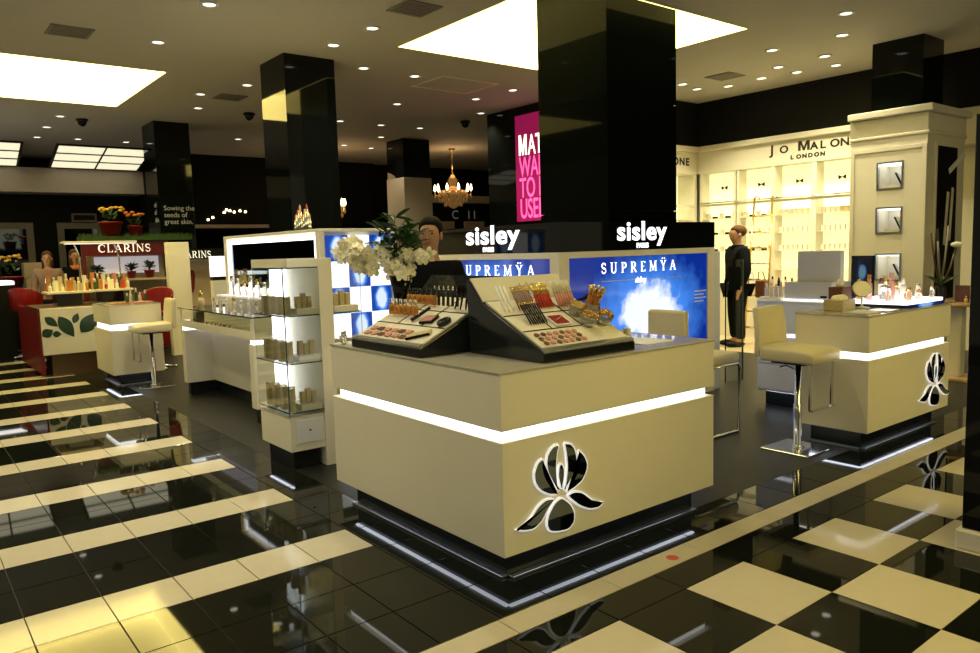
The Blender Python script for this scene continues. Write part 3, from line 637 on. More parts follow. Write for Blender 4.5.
sg2 = thing('shop_sign', 'end of the black shop name beside the wide black column', 'sign', (8.5, 5.50, 2.84))
for k, ch in enumerate('MALONE'): text('letter', ch, .17, 'text_black', (7.72+.17*k, 5.503, 2.86), (1, 0, 0), (0, 0, 1), sg2, bold=.006, ext=.003, sx=1.1)
bays = [(5.42, 4.80, 'beside the inner corner'), (4.70, 4.14, 'behind the ladder'), (4.06, 3.46, 'under the sign letters'), (3.38, 2.80, 'next to the niche tower'), (2.72, 2.1, 'behind the niche tower')]
def bay(y1, y0, where):
    t = thing('shelf_bay', 'glowing cream shelf bay '+where, 'shelf', (WX+.2, (y0+y1)/2, 0))
    MB().box((WX+.22, y0, .851), (WX+.26, y1, 2.715)).build('light_back', 'jmlight', t)
    MB().box((WX, y0-.04, .851), (WX+.355, y0-.001, 2.715)).build('side', 'cream', t); MB().box((WX, y1+.001, .851), (WX+.355, y1+.04, 2.715)).build('side', 'cream', t)
    for z in (1.10, 1.40, 1.68, 1.95): MB().box((WX+.03, y0, z), (WX+.2195, y1, z+.008)).build('shelf', 'glass_top' if False else 'cream', t)
    MB().box((WX-.10, y0-.04, 0), (WX+.355, y1+.04, .82)).build('base_cabinet', 'cream', t, bevel=.004); MB().box((WX-.12, y0-.04, .8205), (WX+.355, y1+.04, .85)).build('worktop', 'wood', t)
    MB().box((WX, y0, 2.16), (WX+.03, y1, 2.20)).build('mid_rail', 'cream', t)
    c = (y0+y1)/2
    bow = MB()
    for s in (-1, 1): bow.prism([(0, 0), (s*.06, .035), (s*.055, -.035)][::s], (WX+.205, c, 2.47), (0, -1, 0), (0, 0, 1), .01)
    bow.build('ribbon_bow', 'black', t)
    return t
for a in bays: bay(*a)
t = thing('shelf_bay', 'glowing cream shelf bay on the shop end wall beside the black column', 'shelf', (8.3, 5.8, 0))
MB().box((7.75, 5.86, .85), (8.82, 5.904, 2.715)).build('light_back', 'jmlight', t)
for z in (1.10, 1.40, 1.68, 1.95): MB().box((7.75, 5.56, z), (8.82, 5.855, z+.01)).build('shelf', 'cream', t)
MB().box((7.70, 5.52, 0), (8.85, 5.855, .82)).build('base_cabinet', 'cream', t); MB().box((7.75, 5.53, 2.16), (8.82, 5.56, 2.20)).build('mid_rail', 'cream', t)
MB().box((8.83, 5.515, 0), (8.89, 5.9, 2.715)).build('side', 'cream', t)
for bi, (y1, y0, where) in enumerate(bays[:4]):
    for si, z in enumerate((1.41, 1.69, 1.96)):
        n = 7 if bi >= 2 else 5
        for k in range(n):
            y = y0+.06+(y1-y0-.12)*k/(n-1)
            if bi < 2 and k % 2: 
                carton(WX+.12, y, z-.002, .10, .05, .035, 'black', '%s low black box on the %s shelf of the bay %s' % (ORD[k//2], ('lower', 'middle', 'upper')[si], where), 'black boxes in the bay '+where, 'gift_box')
            else:
                carton(WX+.12, y, z-.002, .06, .055, .085, 'gold' if si == 2 and bi == 3 and k < 3 else 'cream', '%s carton from the right, %s shelf of bay %s' % (ORD[k], ('lower', 'middle', 'upper')[si], where), 'cartons in the bay '+where)
# ladder
t = thing('library_ladder', 'slim rolling ladder leaning on the glowing perfume shelves', 'ladder', (8.60, 4.38, 0))
La, Lb = (8.36, 4.24, 0), (8.76, 4.32, 2.24); Ra, Rb = (8.36, 3.85, 0), (8.76, 4.01, 2.24)
for a, b_ in ((La, Lb), (Ra, Rb)):
    st = MB().tube([a, b_], .016, 8).build('stile', 'goldcap', t); MB().tube([b_, (b_[0]+.06, b_[1], b_[2]+.03), (b_[0]+.12, b_[1], b_[2]+.01), (b_[0]+.14, b_[1], b_[2]-.03)], .014, 8).build('hook', 'chrome', st)
for k in range(8):
    f = .1+.11*k; p, q = Vector(La).lerp(Vector(Lb), f), Vector(Ra).lerp(Vector(Rb), f); MB().tube([p, q], .013, 8).build('rung', 'goldcap', t)
tag(MB().tube([(WX-.02, 2.4, 2.22), (WX-.02, 5.44, 2.22)], .012, 8).build('ladder_rail', 'chrome'), 'thin metal rail running across the perfume shelves', 'rail')
# cream niche tower
nx, ny, nx1, ny1, nz = 7.1, 1.1, 8.15, 1.98, 3.02
t = thing('niche_tower', 'tall cream panelled tower with three lit niches and a cornice', 'display tower', ((nx+nx1)/2, (ny+ny1)/2, 0))
ya, yb = 1.37, 1.67; zn = [(2.11, 2.43), (1.60, 1.91), (1.05, 1.37)]
b = MB(); 
MB().box((nx+.35, ny+.02, 0), (nx1, ny1, 2.70)).build('core', 'cream', t)
MB().box((nx+.02, ny+.02, 0), (nx+.3495, ya, 2.70)).build('front_pier', 'cream', t); MB().box((nx+.02, yb, 0), (nx+.3495, ny1, 2.70)).build('front_pier', 'cream', t)
zz = [0]+[v for p in zn[::-1] for v in p]+[2.70]
for k in range(0, len(zz), 2): MB().box((nx+.02, ya+.0005, zz[k]), (nx+.3495, yb-.0005, zz[k+1])).build('front_panel', 'cream', t)
for k, (z0, z1) in enumerate(zn):
    f = MB(); e = .018
    for a in ((ya, z0, ya+e, z1), (yb-e, z0, yb, z1), (ya+e, z1-e, yb-e, z1), (ya+e, z0, yb-e, z0+e)): f.box((nx+.008, a[0], a[1]), (nx+.06, a[2], a[3]))
    fo = f.build('niche_frame', 'metal', t)
    MB().box((nx+.07, ya+.025, z1-.03), (nx+.30, yb-.025, z1-.0195)).build('niche_light', 'strip', fo)
for a in ((ny+.02, .1, ny+.07, 2.6), (ny1-.05, .1, ny1, 2.6), (ny+.0705, 2.55, ny1-.0505, 2.6)): MB().box((nx+.005, a[0], a[1]), (nx+.0195, a[2], a[3])).build('moulding', 'cream', t, bevel=.004)
for k, (o_, z0, z1) in enumerate(((.0, 2.7005, 2.74), (.015, 2.7405, 2.94), (-.05, 2.9405, nz))):
    MB().box((nx+o_, ny+o_, z0), (nx1+.02, ny1+.02, z1)).build('cornice', 'cream', t, bevel=.012)
po = MB().box((7.33, ny+.008, .78), (7.95, ny+.0195, 2.62)).build('poster_frame', 'cream', t); MB().box((7.37, ny+.004, .82), (7.91, ny+.0078, 2.58)).build('poster', 'black', po)
for k, (x, z, l, a) in enumerate(((7.60, 1.45, .62, .12), (7.74, 1.50, .62, .10), (7.50, 1.15, .5, -.2), (7.68, 2.30, .5, 1.1))):
    d = Vector((math.sin(a), 0, math.cos(a))); s_ = Vector((math.cos(a), 0, -math.sin(a)))
    MB().prism([(-.035, 0), (.035, 0), (.035, l), (-.035, l)], (x, ny+.0039, z), s_, d, .0015).build('printed_stroke', ('cream', 'cream', 'vent', 'white')[k], po)
for k, (z0, z1) in enumerate(zn):
    t = thing('gift_compact', 'small cream and black boxed compact in the %s lit niche of the tower' % ('top', 'middle', 'bottom')[k], 'gift box', (nx+.15, 1.50, z0+.001))
    bx = MB().box((nx+.08, 1.43, z0+.001), (nx+.24, 1.60, z0+.06)).build('box_base', 'cream', t)
    MB().prism([(0, 0), (.16, 0), (.16, .02), (0, .02)], (nx+.10, 1.46, z0+.06), Vector((0, .75, .66)).normalized(), (1, 0, 0), .012).build('tag', 'black', t) if k == 9 else None
    MB().prism([(0, 0), (.15, 0), (.15, .10), (0, .10)], (nx+.12, 1.40, z0+.0605), Vector((0, .45, .9)), (1, 0, 0), .012).build('lid', 'gold' if k == 1 else 'white', t)
    MB().prism([(0, 0), (.15, 0), (.15, .03), (0, .03)], (nx+.10, 1.425, z0+.0605), Vector((0, .45, .9)), (1, 0, 0), .012).build('ribbon', 'black', t)
column(7.56, 1.37, 8.12, 1.96, nz+.001, HC, 'black column section above the cream niche tower')
# round wooden table
t = thing('round_table', 'round maple table beside the cream niche tower', 'table', (7.0, .72, 0))
MB().lathe([(.27, 0), (.28, .01), (.28, .03), (.27, .04)], (7.0, .72, .80), 28).build('table_top', 'wood', t); MB().box((6.93, .65, .03), (7.07, .79, .80)).build('pedestal', 'cream', t, bevel=.01); MB().box((6.78, .50, 0.0), (7.22, .94, .03)).build('foot', 'wood', t, bevel=.006)
# black pillar stand at the right edge
t = thing('black_stand', 'tall black gloss stand with a white foot at the right edge', 'stand', (2.35, -1.45, 0))
MB().box((2.00, -1.78, .10), (2.62, -1.16, 2.12)).build('panel_body', 'black_gloss', t, bevel=.004); MB().box((1.97, -1.82, 0), (2.66, -1.14, .0995)).build('foot', 'lam', t, bevel=.01)
MB().box((1.995, -1.72, 1.0), (1.9995, -1.24, 1.9)).build('dark_mirror', 'dark_mirror', t)
# ------------------------------------------------------------------ makeup tester trays on the front counter
def tray(label, loc, rz, W_, header, htext):
    t = thing('tester_tray', label, 'display tray', loc, rz)
    prof = [(0, 0), (.58, 0), (.60, .385), (.575, .385), (.47, .27), (0, .045)]
    MB().prism(prof, (W_, 0, 0), (0, 1, 0), (0, 0, 1), -W_).build('case', 'black_case', t, world=False, bevel=.003) if False else None
    b = MB(); P = [(0, y, z) for y, z in prof]; Q_ = [(W_, y, z) for y, z in prof]; n = len(prof)
    b.add(P+Q_, [tuple(range(n)), tuple(range(n, 2*n))[::-1]]+[((i+1) % n, i, i+n, (i+1) % n+n) for i in range(n)])
    b.build('case', 'black_case', t, world=False, bevel=.003)
    sl = Vector((0, .47, .225)).normalized(); L = math.hypot(.47, .225); nn = Vector((0, -sl.z, sl.y))
    fr = Matrix(((1, 0, 0, 0), (0, sl.y, nn.y, 0), (0, sl.z, nn.z, .045), (0, 0, 0, 1)))
    def slab(name, u0, v0, u1, v1, z0, z1, m):
        mb = MB().box((u0, v0, z0), (u1, v1, z1)); mb.v = [fr @ v for v in mb.v]; return mb.build(name, m, t, world=False)
    face = slab('face', .02, .035, W_-.02, L-.008, .0005, .010, 'cream')
    slab('front_lip', .01, .004, W_-.01, .03, .0005, .016, 'metal')
    for v in (.19, .35): slab('divider', .02, v, W_-.02, v+.006, .0101, .013, 'black_case')
    for u in (.33, .66): slab('divider', W_*u, .197, W_*u+.006, L-.01, .0101, .013, 'black_case')
    hb = Vector((0, .105, .115)).normalized(); hn = Vector((0, -hb.z, hb.y))
    fh = Matrix(((1, 0, 0, 0), (0, hb.y, hn.y, .47), (0, hb.z, hn.z, .27), (0, 0, 0, 1)))
    mb = MB().box((.01, .004, .0005), (W_-.01, .165, .008)); mb.v = [fh @ v for v in mb.v]; mb.build('header_card', header, t, world=False)
    if htext:
        o = text('header_lettering', 'sisley', .085, 'gold', (0, 0, 0), (1, 0, 0), (0, 1, 0), None, bold=.002); 
        for v in o.data.vertices: v.co = fh @ (v.co+Vector((W_*.42, .055, .010)))
        o.parent = t
    T = Matrix.Translation(Vector(loc)) @ Matrix.Rotation(rz, 4, 'Z')
    return lambda u, v, z=.0142, rot=0, tilt=0: T @ fr @ Matrix.Translation((u, v, z)) @ Matrix.Rotation(rot, 4, 'Z') @ Matrix.Rotation(tilt, 4, 'X')
def put(name, mb, m, mw, label, cat, group=None, parts=()):
    if parts:
        o = bpy.data.objects.new(name, None); COL.objects.link(o); o.empty_display_size = .02
        for pn, pmb, pm in ((name+'_body', mb, m), *parts):
            c = pmb.build(pn, pm, None); c.parent = o
    else: o = mb.build(name, m)
    o.matrix_world = mw; return tag(o, label, cat, group)
W1 = .65
F = tray('open makeup tester tray with cream sisley header on the front counter', (.31, .05, 1.0006), 0, W1, 'cream', True)
pencil = lambda r, l: MB().lathe([(r*.25, 0), (r, .012), (r, l)], (0, 0, 0), 8)
for k in range(8):
    put('eye_pencil', pencil(.0045, .13), 'black', F(.11+.0155*k, .235, .018, 0, -1.15), ORD[k]+' black eye pencil from the left in the front tester tray', 'pencil', 'black pencils in the front tester tray', (('pencil_tip', MB().lathe([(.0045, .13), (.0048, .132), (.0048, .145)], seg=8), 'goldcap'),))
for k in range(9):
    put('lip_pencil', pencil(.0042, .12), 'brown', F(.15+.014*k, .38, .018, 0, -1.05), ORD[k]+' brown lip pencil from the left in the front tester tray', 'pencil', 'brown pencils in the front tester tray', (('pencil_tip', MB().lathe([(.0042, .12), (.0046, .121), (.0046, .145)], seg=8), 'goldcap'),))
for k in range(3):
    put('brow_pencil', pencil(.0055, .15), 'white', F(.05+.028*k, .38, .018, 0, -1.0), ORD[k]+' pale pencil from the left in the front tester tray', 'pencil', 'pale pencils in the front tester tray')
gloss = lambda: MB().lathe([(.0075, 0), (.0075, .075), (.006, .077)], seg=10)
for k in range(6):
    put('lip_gloss', gloss(), 'lipred', F(.295+.0195*k, .395, .018, 0, -.95), ORD[k]+' red gold-capped lip gloss from the left in the front tray', 'lip gloss', 'left row of lip glosses in the front tray', (('cap', MB().lathe([(.0078, .0775), (.0078, .145)], seg=10), 'goldcap'),))
for k in range(7):
    put('lip_gloss', gloss(), 'rose', F(.43+.0195*k, .385, .022, 0, -.9), ORD[k]+' pink white-capped lip gloss from the left in the front tray', 'lip gloss', 'right row of lip glosses in the front tray', (('cap', MB().lathe([(.0078, .0775), (.0078, .15)], seg=10), 'cream'),))
put('gloss_palette', MB().box((-.055, -.05, 0), (.055, .05, .008)), 'white', F(.31, .255), 'open dark red palette in the middle of the front tester tray', 'palette', None, (('palette_pan', MB().box((-.047, -.042, .0081), (.047, .042, .010)), 'palette_red'), ('palette_brush', MB().tube([(-.04, -.02, .015), (.04, .02, .015)], .003, 6), 'rose')))
for r in range(3):
    for c in range(7):
        put('powder_pan', MB().lathe([(.015, 0), (.015, .004), (.013, .004)], seg=14), ('blush', 'brown', 'rose')[(c*2+r) % 3] if c else 'brown', F(.07+.043*c, .065+.04*r), 'round powder pan, %s row, %s from the left, in the sisley tray' % (('front', 'middle', 'back')[r], ORD[c]), 'powder pan', 'powder pans in the front tray')
bowl = lambda: MB().lathe([(.030, 0), (.048, .03), (.052, .055), (.049, .055), (.044, .03), (.026, .006)], seg=18)
for k, (u, v, lab) in enumerate(((.46, .185, 'left'), (.575, .19, 'right'))):
    mw = F(u, v, .014)
    t = thing('bead_bowl', '%s glass bowl of amber make-up pearls on the front tester tray' % lab, 'bowl', mw.to_translation()); t.rotation_euler = mw.to_euler(); bowl().build('bowl', 'acrylic', t, world=False)
    random.seed(20+k)
    for q in range(34):
        a, r = random.uniform(0, 2*PI), .042*math.sqrt(random.random()); MB().sphere((r*math.cos(a), r*math.sin(a), .055+.010*(1-r/.045)+.006*(q % 2)), .009, 8, 6).build('pearl', 'bead' if q % 3 else 'goldcap', t, world=False)
mw = F(.595, .31, .014); t = thing('gloss_cup', 'round clear cup of amber lip glosses behind the bead bowls', 'cup', mw.to_translation()); t.rotation_euler = mw.to_euler()
MB().lathe([(.038, 0), (.042, .06), (.040, .06), (.036, .004)], seg=18).build('cup', 'acrylic', t, world=False)
for k in range(9):
    a = 2*PI*k/9; g = MB().tube([(.015*math.cos(a), .015*math.sin(a), .008), (.033*math.cos(a), .033*math.sin(a), .105)], .0075, 8).build('gloss_tube', 'amber', t, world=False); MB().tube([(.033*math.cos(a), .033*math.sin(a), .105), (.041*math.cos(a), .041*math.sin(a), .15)], .0078, 8).build('gloss_cap', 'goldcap', g, world=False)
mw = F(.36, .22, .014)
t = thing('acrylic_cup', 'empty frosted cup beside the pink glosses in the front tray', 'cup', F(.475, .30, .014).to_translation()); t.rotation_euler = F(0, 0).to_euler(); MB().lathe([(.036, 0), (.046, .055), (.044, .055), (.034, .004)], seg=18).build('cup', 'acrylic', t, world=False); MB().lathe([(.047, .056), (.048, .062)], seg=18).build('rim', 'goldcap', t, world=False)
# left tray
W2 = .735
F2 = tray('wide makeup tester tray with brushes facing the aisle', (.012, 1.395, 1.0006), -PI/2, W2, 'black_case', False)
random.seed(3)
for r in range(2):
    for c in range(6):
        put('blush_pan', MB().box((-.026, -.016, 0), (.026, .016, .004)), ('blush', 'rose', 'brown')[(c+r) % 3], F2(.10+.075*c, .07+.05*r), 'rectangular blush pan, %s row, %s from the left, in the wide tray' % (('front', 'back')[r], ORD[c]), 'powder pan', 'blush pans in the wide tray')
put('gold_case', MB().box((-.075, -.02, 0), (.075, .02, .014)), 'gold', F2(.60, .10, .0142, .5), 'long gold and black compact at the right front of the wide tray', 'compact', None, (('case_edge', MB().box((-.077, -.022, -.001), (.077, -.0201, .012)), 'black'),))
put('compact', MB().box((-.05, -.035, 0), (.05, .035, .012)), 'black', F2(.50, .25, .0142, .2), 'open black blush compact in the middle of the wide tray', 'compact', None, (('blush_pad', MB().box((-.042, -.027, .0121), (.042, .027, .014)), 'blush'),))
put('round_compact', MB().lathe([(.04, 0), (.042, .008), (.040, .018), (.02, .022)], seg=20), 'black_case', F2(.66, .24), 'round closed black compact at the right of the wide tray', 'compact')
put('mascara', MB().lathe([(.010, 0), (.010, .07), (.009, .072), (.009, .13), (.007, .132)], seg=10), 'black_case', F2(.36, .22, .022, -.5, -1.4), 'black mascara lying in the wide tester tray', 'mascara')
for k in range(3):
    put('makeup_brush', MB().lathe([(.004, 0), (.006, .05), (.007, .09)], seg=8), 'black', F2(.60+.05*k, .37, .022, .2*k-.2, -.7), ORD[k]+' black-handled makeup brush from the left in the wide tray', 'brush', 'brushes in the wide tray', (('bristles', MB().lathe([(.008, .09), (.018, .115), (.016, .135), (.006, .145)], seg=10), 'hair'),))
for k in range(12):
    u, v = .08+.052*(k % 6)+.02*(k//6), (.27, .40)[k//6]
    put('foundation_bottle', MB().lathe([(.017, 0), (.018, .045), (.014, .055)], seg=12), 'amber' if k % 3 else 'bead', F2(u, v, .023, 0, -.45), 'amber foundation bottle, %s row, %s from the left, in the wide tray' % (('front', 'back')[k//6], ORD[k % 6]), 'bottle', 'foundation bottles in the wide tray', (('cap', MB().lathe([(.011, .0555), (.011, .09), (.009, .092)], seg=10), 'black_case' if k > 5 else 'acrylic'),))
for k in range(6):
    put('concealer_tube', MB().lathe([(.009, 0), (.009, .06), (.007, .09)], seg=10), 'black_case', F2(.36+.045*k, .40, .020, 0, -.5), ORD[k]+' dark concealer tube from the left in the wide tray', 'tube', 'concealer tubes in the wide tray', (('tube_tip', MB().lathe([(.0072, .0905), (.003, .115)], seg=8), 'chrome'),))
# items at the right of the front counter top
for k in range(4): carton(1.0+.03*k, .28-.02*k, 1.0, .026, .035, .08+.012*(k % 2), ('cream', 'white', 'gold', 'cream')[k], ORD[k]+' small pale carton from the left beside the sisley tester tray', 'cartons right of the front tray')
o = thing('lip_gloss_pair', 'two tall red-striped white tubes standing right of the tester tray', 'tube', (1.09, .34, 1.0006))
for k in range(2): c = MB().lathe([(.008, 0), (.008, .10)], (.022*k, .008*k, 0), 10).build('tube', 'white', o, world=False); MB().lathe([(.0082, .02), (.0082, .085)], (.022*k, .008*k, 0), 10).build('red_band', 'lipred', c, world=False)
b = MB().lathe([(.007, 0), (.008, .10), (.018, .13), (.022, .17), (.018, .20), (.008, .21)], seg=12)
b.v = [Matrix.Rotation(1.45, 3, 'Y') @ v for v in b.v]
o = b.build('powder_brush', 'hair'); o.location = (.86, .42, 1.215); o.rotation_euler = (0, 0, .2); tag(o, 'grey powder brush lying behind the bead bowls', 'brush')
tag(MB().box((.965, .36, 1.0006), (1.03, .50, 1.222)).build('brush_block', 'black_case', bevel=.004), 'black block carrying the powder brush beside the tester tray', 'stand')
o.location.z = 1.245; o.location.x = .88
tag(MB().box((1.13, .12, 1.0006), (1.38, .36, 1.006)).build('leaflet', 'white', bevel=.001), 'flat white leaflet lying on the front counter top', 'leaflet')
tag(MB().box((1.16, .46, 1.0006), (1.40, .62, 1.010)).build('hand_mirror_case', 'black_case', bevel=.002), 'flat black case lying near the back of the front counter', 'case')
for k in range(2):
    o = thing('tester_vial', ('left', 'right')[k]+' one of two tiny clear vials at the counter end by the tower', 'vial', (.035+.03*k, 1.55+.03*k, 1.0006), 0, 'clear vials at the counter end'); MB().lathe([(.012, 0), (.012, .05)], seg=12).build('vial', 'acrylic', o, world=False); MB().lathe([(.009, .0505), (.009, .075)], seg=10).build('cap', 'chrome', o, world=False)
tag(MB().box((.03, 1.42, 1.0006), (.10, 1.50, 1.012)).build('card', 'white', bevel=.001), 'small white card at the left end of the front counter', 'card')
# ------------------------------------------------------------------ vase with white orchids
VX, VY = .43, 1.50
t = thing('flower_vase', 'tall black vase full of white orchids and green sprigs', 'flower vase', (VX, VY, 1.0006))
MB().lathe([(.045, 0), (.048, .01), (.030, .05), (.034, .16), (.05, .28), (.072, .40), (.066, .40), (.045, .29), (.03, .17)], seg=20).build('vase', 'black_gloss', t, world=False)
bl = MB()
for k in range(5):
    a = 2*PI*k/5+.3; d = Vector((math.cos(a), math.sin(a), 0)); s_ = Vector((-d.y, d.x, 0))
    pts = [Vector((0, 0, 0)), d*.016+s_*.013+Vector((0, 0, .006)), d*.032+s_*.012+Vector((0, 0, .003)), d*.040+Vector((0, 0, -.004)), d*.032-s_*.012+Vector((0, 0, .003)), d*.016-s_*.013+Vector((0, 0, .006))]
    bl.add(pts+[p-Vector((0, 0, .003)) for p in pts], [tuple(range(6)), tuple(range(6, 12))[::-1]]+[((i+1) % 6, i, i+6, (i+1) % 6+6) for i in range(6)])
bl.sphere((0, 0, .006), .007, 6, 4)
BM = bl.mesh('blossom', 'petal')
lf = MB(); lf.add([(0, 0, 0), (.010, .03, .003), (.009, .06, .002), (0, .085, -.004), (-.009, .06, .002), (-.010, .03, .003), (0, .03, -.001), (0, .06, -.002)], [(0, 1, 6), (1, 2, 7, 6), (2, 3, 7), (0, 6, 5), (6, 7, 4, 5), (7, 3, 4)])
LM = lf.mesh('leaf', 'leaf')
RT = Vector((.785, -.62, 0)); FWD = Vector((.62, .785, 0)); random.seed(11)
st = MB(); cam_l = CPOS-Vector((VX, VY, 1.0))
def bloom(a, d, z):
    p = RT*a+FWD*d+Vector((0, 0, z))
    o = bpy.data.objects.new('blossom', BM); COL.objects.link(o); o.parent = t; o.location = p
    n = (Vector((-.62, -.785, .15))+Vector((random.uniform(-.8, .8), random.uniform(-.8, .8), random.uniform(-.5, .5)))).normalized()
    o.rotation_euler = n.to_track_quat('Z', 'Y').to_euler(); o.scale = (random.uniform(1.05, 1.5),)*3
    return p
clusters = [(-.28, .0, .56, .11, .075, 20), (-.20, .02, .50, .09, .08, 13), (.09, 0, .52, .10, .045, 12), (-.05, -.02, .46, .06, .055, 8), (.02, -.03, .41, .08, .04, 8), (-.09, .03, .55, .05, .05, 6)]
for (a, d, z, ra, rz_, n) in clusters:
    st.tube([(0, 0, .36), RT*a*.5+FWD*d+Vector((0, 0, z*.55+.25)), RT*a+FWD*d+Vector((0, 0, z))], .004, 5)
    for k in range(n):
        while True:
            q = [random.uniform(-1, 1) for _ in range(3)]
            if q[0]**2+q[1]**2+q[2]**2 < 1: break
        bloom(a+q[0]*ra, d+q[1]*.07, z+q[2]*rz_)
sprigs = [(-.03, .03, .78), (.03, .05, .74), (.06, .03, .70), (-.09, .05, .70), (.09, .02, .64), (-.12, .06, .64), (.0, .0, .70), (.06, -.01, .67)]
for (a, d, z) in sprigs:
    p0, p1 = Vector((0, 0, .36)), RT*a+FWD*d+Vector((0, 0, z)); st.tube([p0, p0.lerp(p1, .5)+FWD*.01, p1], .003, 5)
    for k in range(19):
        f = .42+.58*k/18; p = p0.lerp(p1, f); o = bpy.data.objects.new('leaf', LM); COL.objects.link(o); o.parent = t; o.location = p
        o.rotation_euler = (random.uniform(-.3, .9), random.uniform(-.6, .6), random.uniform(0, 2*PI)); o.scale = (random.uniform(1.1, 1.7),)*3
st.build('stems', 'leaf', t, world=False)['kind'] = 'stuff'
# ------------------------------------------------------------------ bar stools
def stool(label, loc, rz):
    t = thing('bar_stool', label, 'stool', loc, rz)
    MB().box((-.19, -.19, 0), (.19, .19, .012)).build('base_plate', 'chrome', t, world=False, bevel=.004)
    MB().lathe([(.05, .012), (.034, .03), (.030, .04), (.030, .34), (.022, .345), (.022, .66)], seg=18).build('pole', 'chrome', t, world=False)
    MB().box((-.15, -.13, .655), (.15, .13, .672)).build('seat_plate', 'black', t, world=False)
    b = MB(); nx_, ny_ = 7, 7; vs = []
    for lev, zz_ in ((0, .672), (1, .765)):
        for j in range(ny_):
            for i in range(nx_):
                u, v = i/(nx_-1)*2-1, j/(ny_-1)*2-1; z = zz_
                if lev: z += .012*(1-u*u)-.02*max(0, v)**3+.012*max(0, -v)**2
                vs.append((u*.20, v*.21+.01, z))
    fs = []; N = nx_*ny_
    for j in range(ny_-1):
        for i in range(nx_-1):
            a = j*nx_+i; fs.append((a, a+nx_, a+nx_+1, a+1)); fs.append((a+N, a+1+N, a+nx_+1+N, a+nx_+N))
    ed = [i for i in range(nx_)]+[j*nx_+nx_-1 for j in range(1, ny_)]+[(ny_-1)*nx_+i for i in range(nx_-2, -1, -1)]+[j*nx_ for j in range(ny_-2, 0, -1)]
    for i in range(len(ed)): a, c = ed[i], ed[(i+1) % len(ed)]; fs.append((a, c, c+N, a+N))
    b.add(vs, fs, True); b.build('seat', 'leather', t, world=False, bevel=.018)
    b = MB(); vs = []; n = 8
    for k in range(n):
        f = k/(n-1); z = .70+.36*f; y = -.185-.045*f**1.5-(.02*(1-f)**2); hw = .195-.012*f*f
        vs += [(-hw, y, z), (hw, y, z), (hw*.98, y-.048, z), (-hw*.98, y-.048, z)]
    fs = [(0, 1, 2, 3)[::-1], tuple((n-1)*4+i for i in range(4))]
    for k in range(n-1):
        for i in range(4): a = k*4+i; c = k*4+(i+1) % 4; fs.append((a, c, c+4, a+4))
    b.add(vs, fs, True); b.build('backrest', 'leather', t, world=False, bevel=.014)
    f = MB()
    for s in (-1, 1): f.box((s*.15-.014, .172, .34), (s*.15+.014, .184, .665))
    f.box((-.162, .175, .332), (.162, .205, .3395)); f.box((-.162, .13, .6655), (.162, .183, .6715)); f.build('footrest', 'chrome', t, world=False)
    MB().tube([(.03, 0, .60), (.10, -.04, .64), (.15, -.06, .63)], .005, 6).build('lever', 'black', t, world=False)
    return t
stool('cream leather bar stool in front of the right-hand emblem counter', (3.13, .36, 0), PI)
stool('cream leather bar stool beside the small counter at the left', (.36, 7.16, 0), PI/2)
t = thing('sled_chair', 'cream leather chair on a chrome sled frame behind the front counter', 'chair', (2.95, 1.13, 0))
MB().box((2.62, .93, .58), (3.26, 1.33, .67)).build('seat', 'leather', t, bevel=.03)
b = MB().box((2.56, .95, .62), (2.62, 1.31, 1.045)); b.build('backrest', 'leather', t, bevel=.02)
for y in (.96, 1.30): MB().tube([(2.70, y, .575), (3.26, y, .575), (3.28, y, .55), (3.28, y, .02), (3.26, y, .012), (2.72, y, .012)], .013, 8).build('sled_leg', 'chrome', t)
MB().tube([(2.9, .96, .012), (2.9, 1.30, .012)], .012, 8).build('cross_bar', 'chrome', t)
# ------------------------------------------------------------------ things on the right counter
def bottle(x, y, z, r, h, body, cap, label, group=None, name='bottle', sh=.7):
    t = thing(name, label, 'bottle', (x, y, z+.0006), 0, group)
    MB().lathe([(r*.9, 0), (r, .004), (r, h*sh-.012), (r*.7, h*sh)], seg=14).build('body', body, t, world=False); MB().lathe([(r*.62, h*sh+.0005), (r*.62, h-.003), (r*.5, h)], seg=12).build('cap', cap, t, world=False)
    return t
t = thing('light_box', 'glowing white light slab carrying perfume bottles on the right counter', 'light box', (4.45, .22, 1.0006))
MB().box((4.06, .02, 1.0006), (4.74, .50, 1.028)).build('base', 'black_case', t); MB().box((4.05, .01, 1.0285), (4.75, .51, 1.05)).build('glowing_top', 'strip', t)
MB().box((4.06, -.005, 1.002), (4.74, .0095, 1.027)).build('blue_strip', jelly('blue_strip_print', (.003, .01, .06), (.3, .55, .9), (0, .15), (0, 1), (0, .02), .8, 12), t, loc=(4.4, 0, 1.015))
bl_ = [(4.16, .34, .020, .16, 'rose', 'amber', 'tall orange and pink bottle at the left of the glowing slab'), (4.24, .20, .022, .17, 'rose', 'rose', 'tall pink bottle in the middle of the glowing slab'), (4.32, .30, .028, .09, 'acrylic', 'chrome', 'squat clear bottle with silver cap on the glowing slab'),
       (4.42, .36, .020, .13, 'acrylic', 'brown', 'clear bottle with brown cap on the glowing slab'), (4.50, .22, .018, .12, 'white', 'white', 'white tube standing on the glowing slab, left of two'), (4.58, .28, .022, .10, 'acrylic', 'white', 'clear bottle with white cap at the right of the glowing slab'),
       (4.64, .16, .018, .09, 'white', 'chrome', 'small white bottle with silver cap near the slab end'), (4.69, .30, .016, .12, 'white', 'white', 'slim white tube at the far end of the glowing slab'), (4.36, .12, .024, .06, 'amber', 'goldcap', 'small amber jar near the front of the glowing slab'), (4.46, .08, .02, .05, 'acrylic', 'goldcap', 'tiny clear jar at the front of the glowing slab'), (4.10, .16, .018, .10, 'acrylic', 'chrome', 'clear slender bottle at the left front of the glowing slab')]
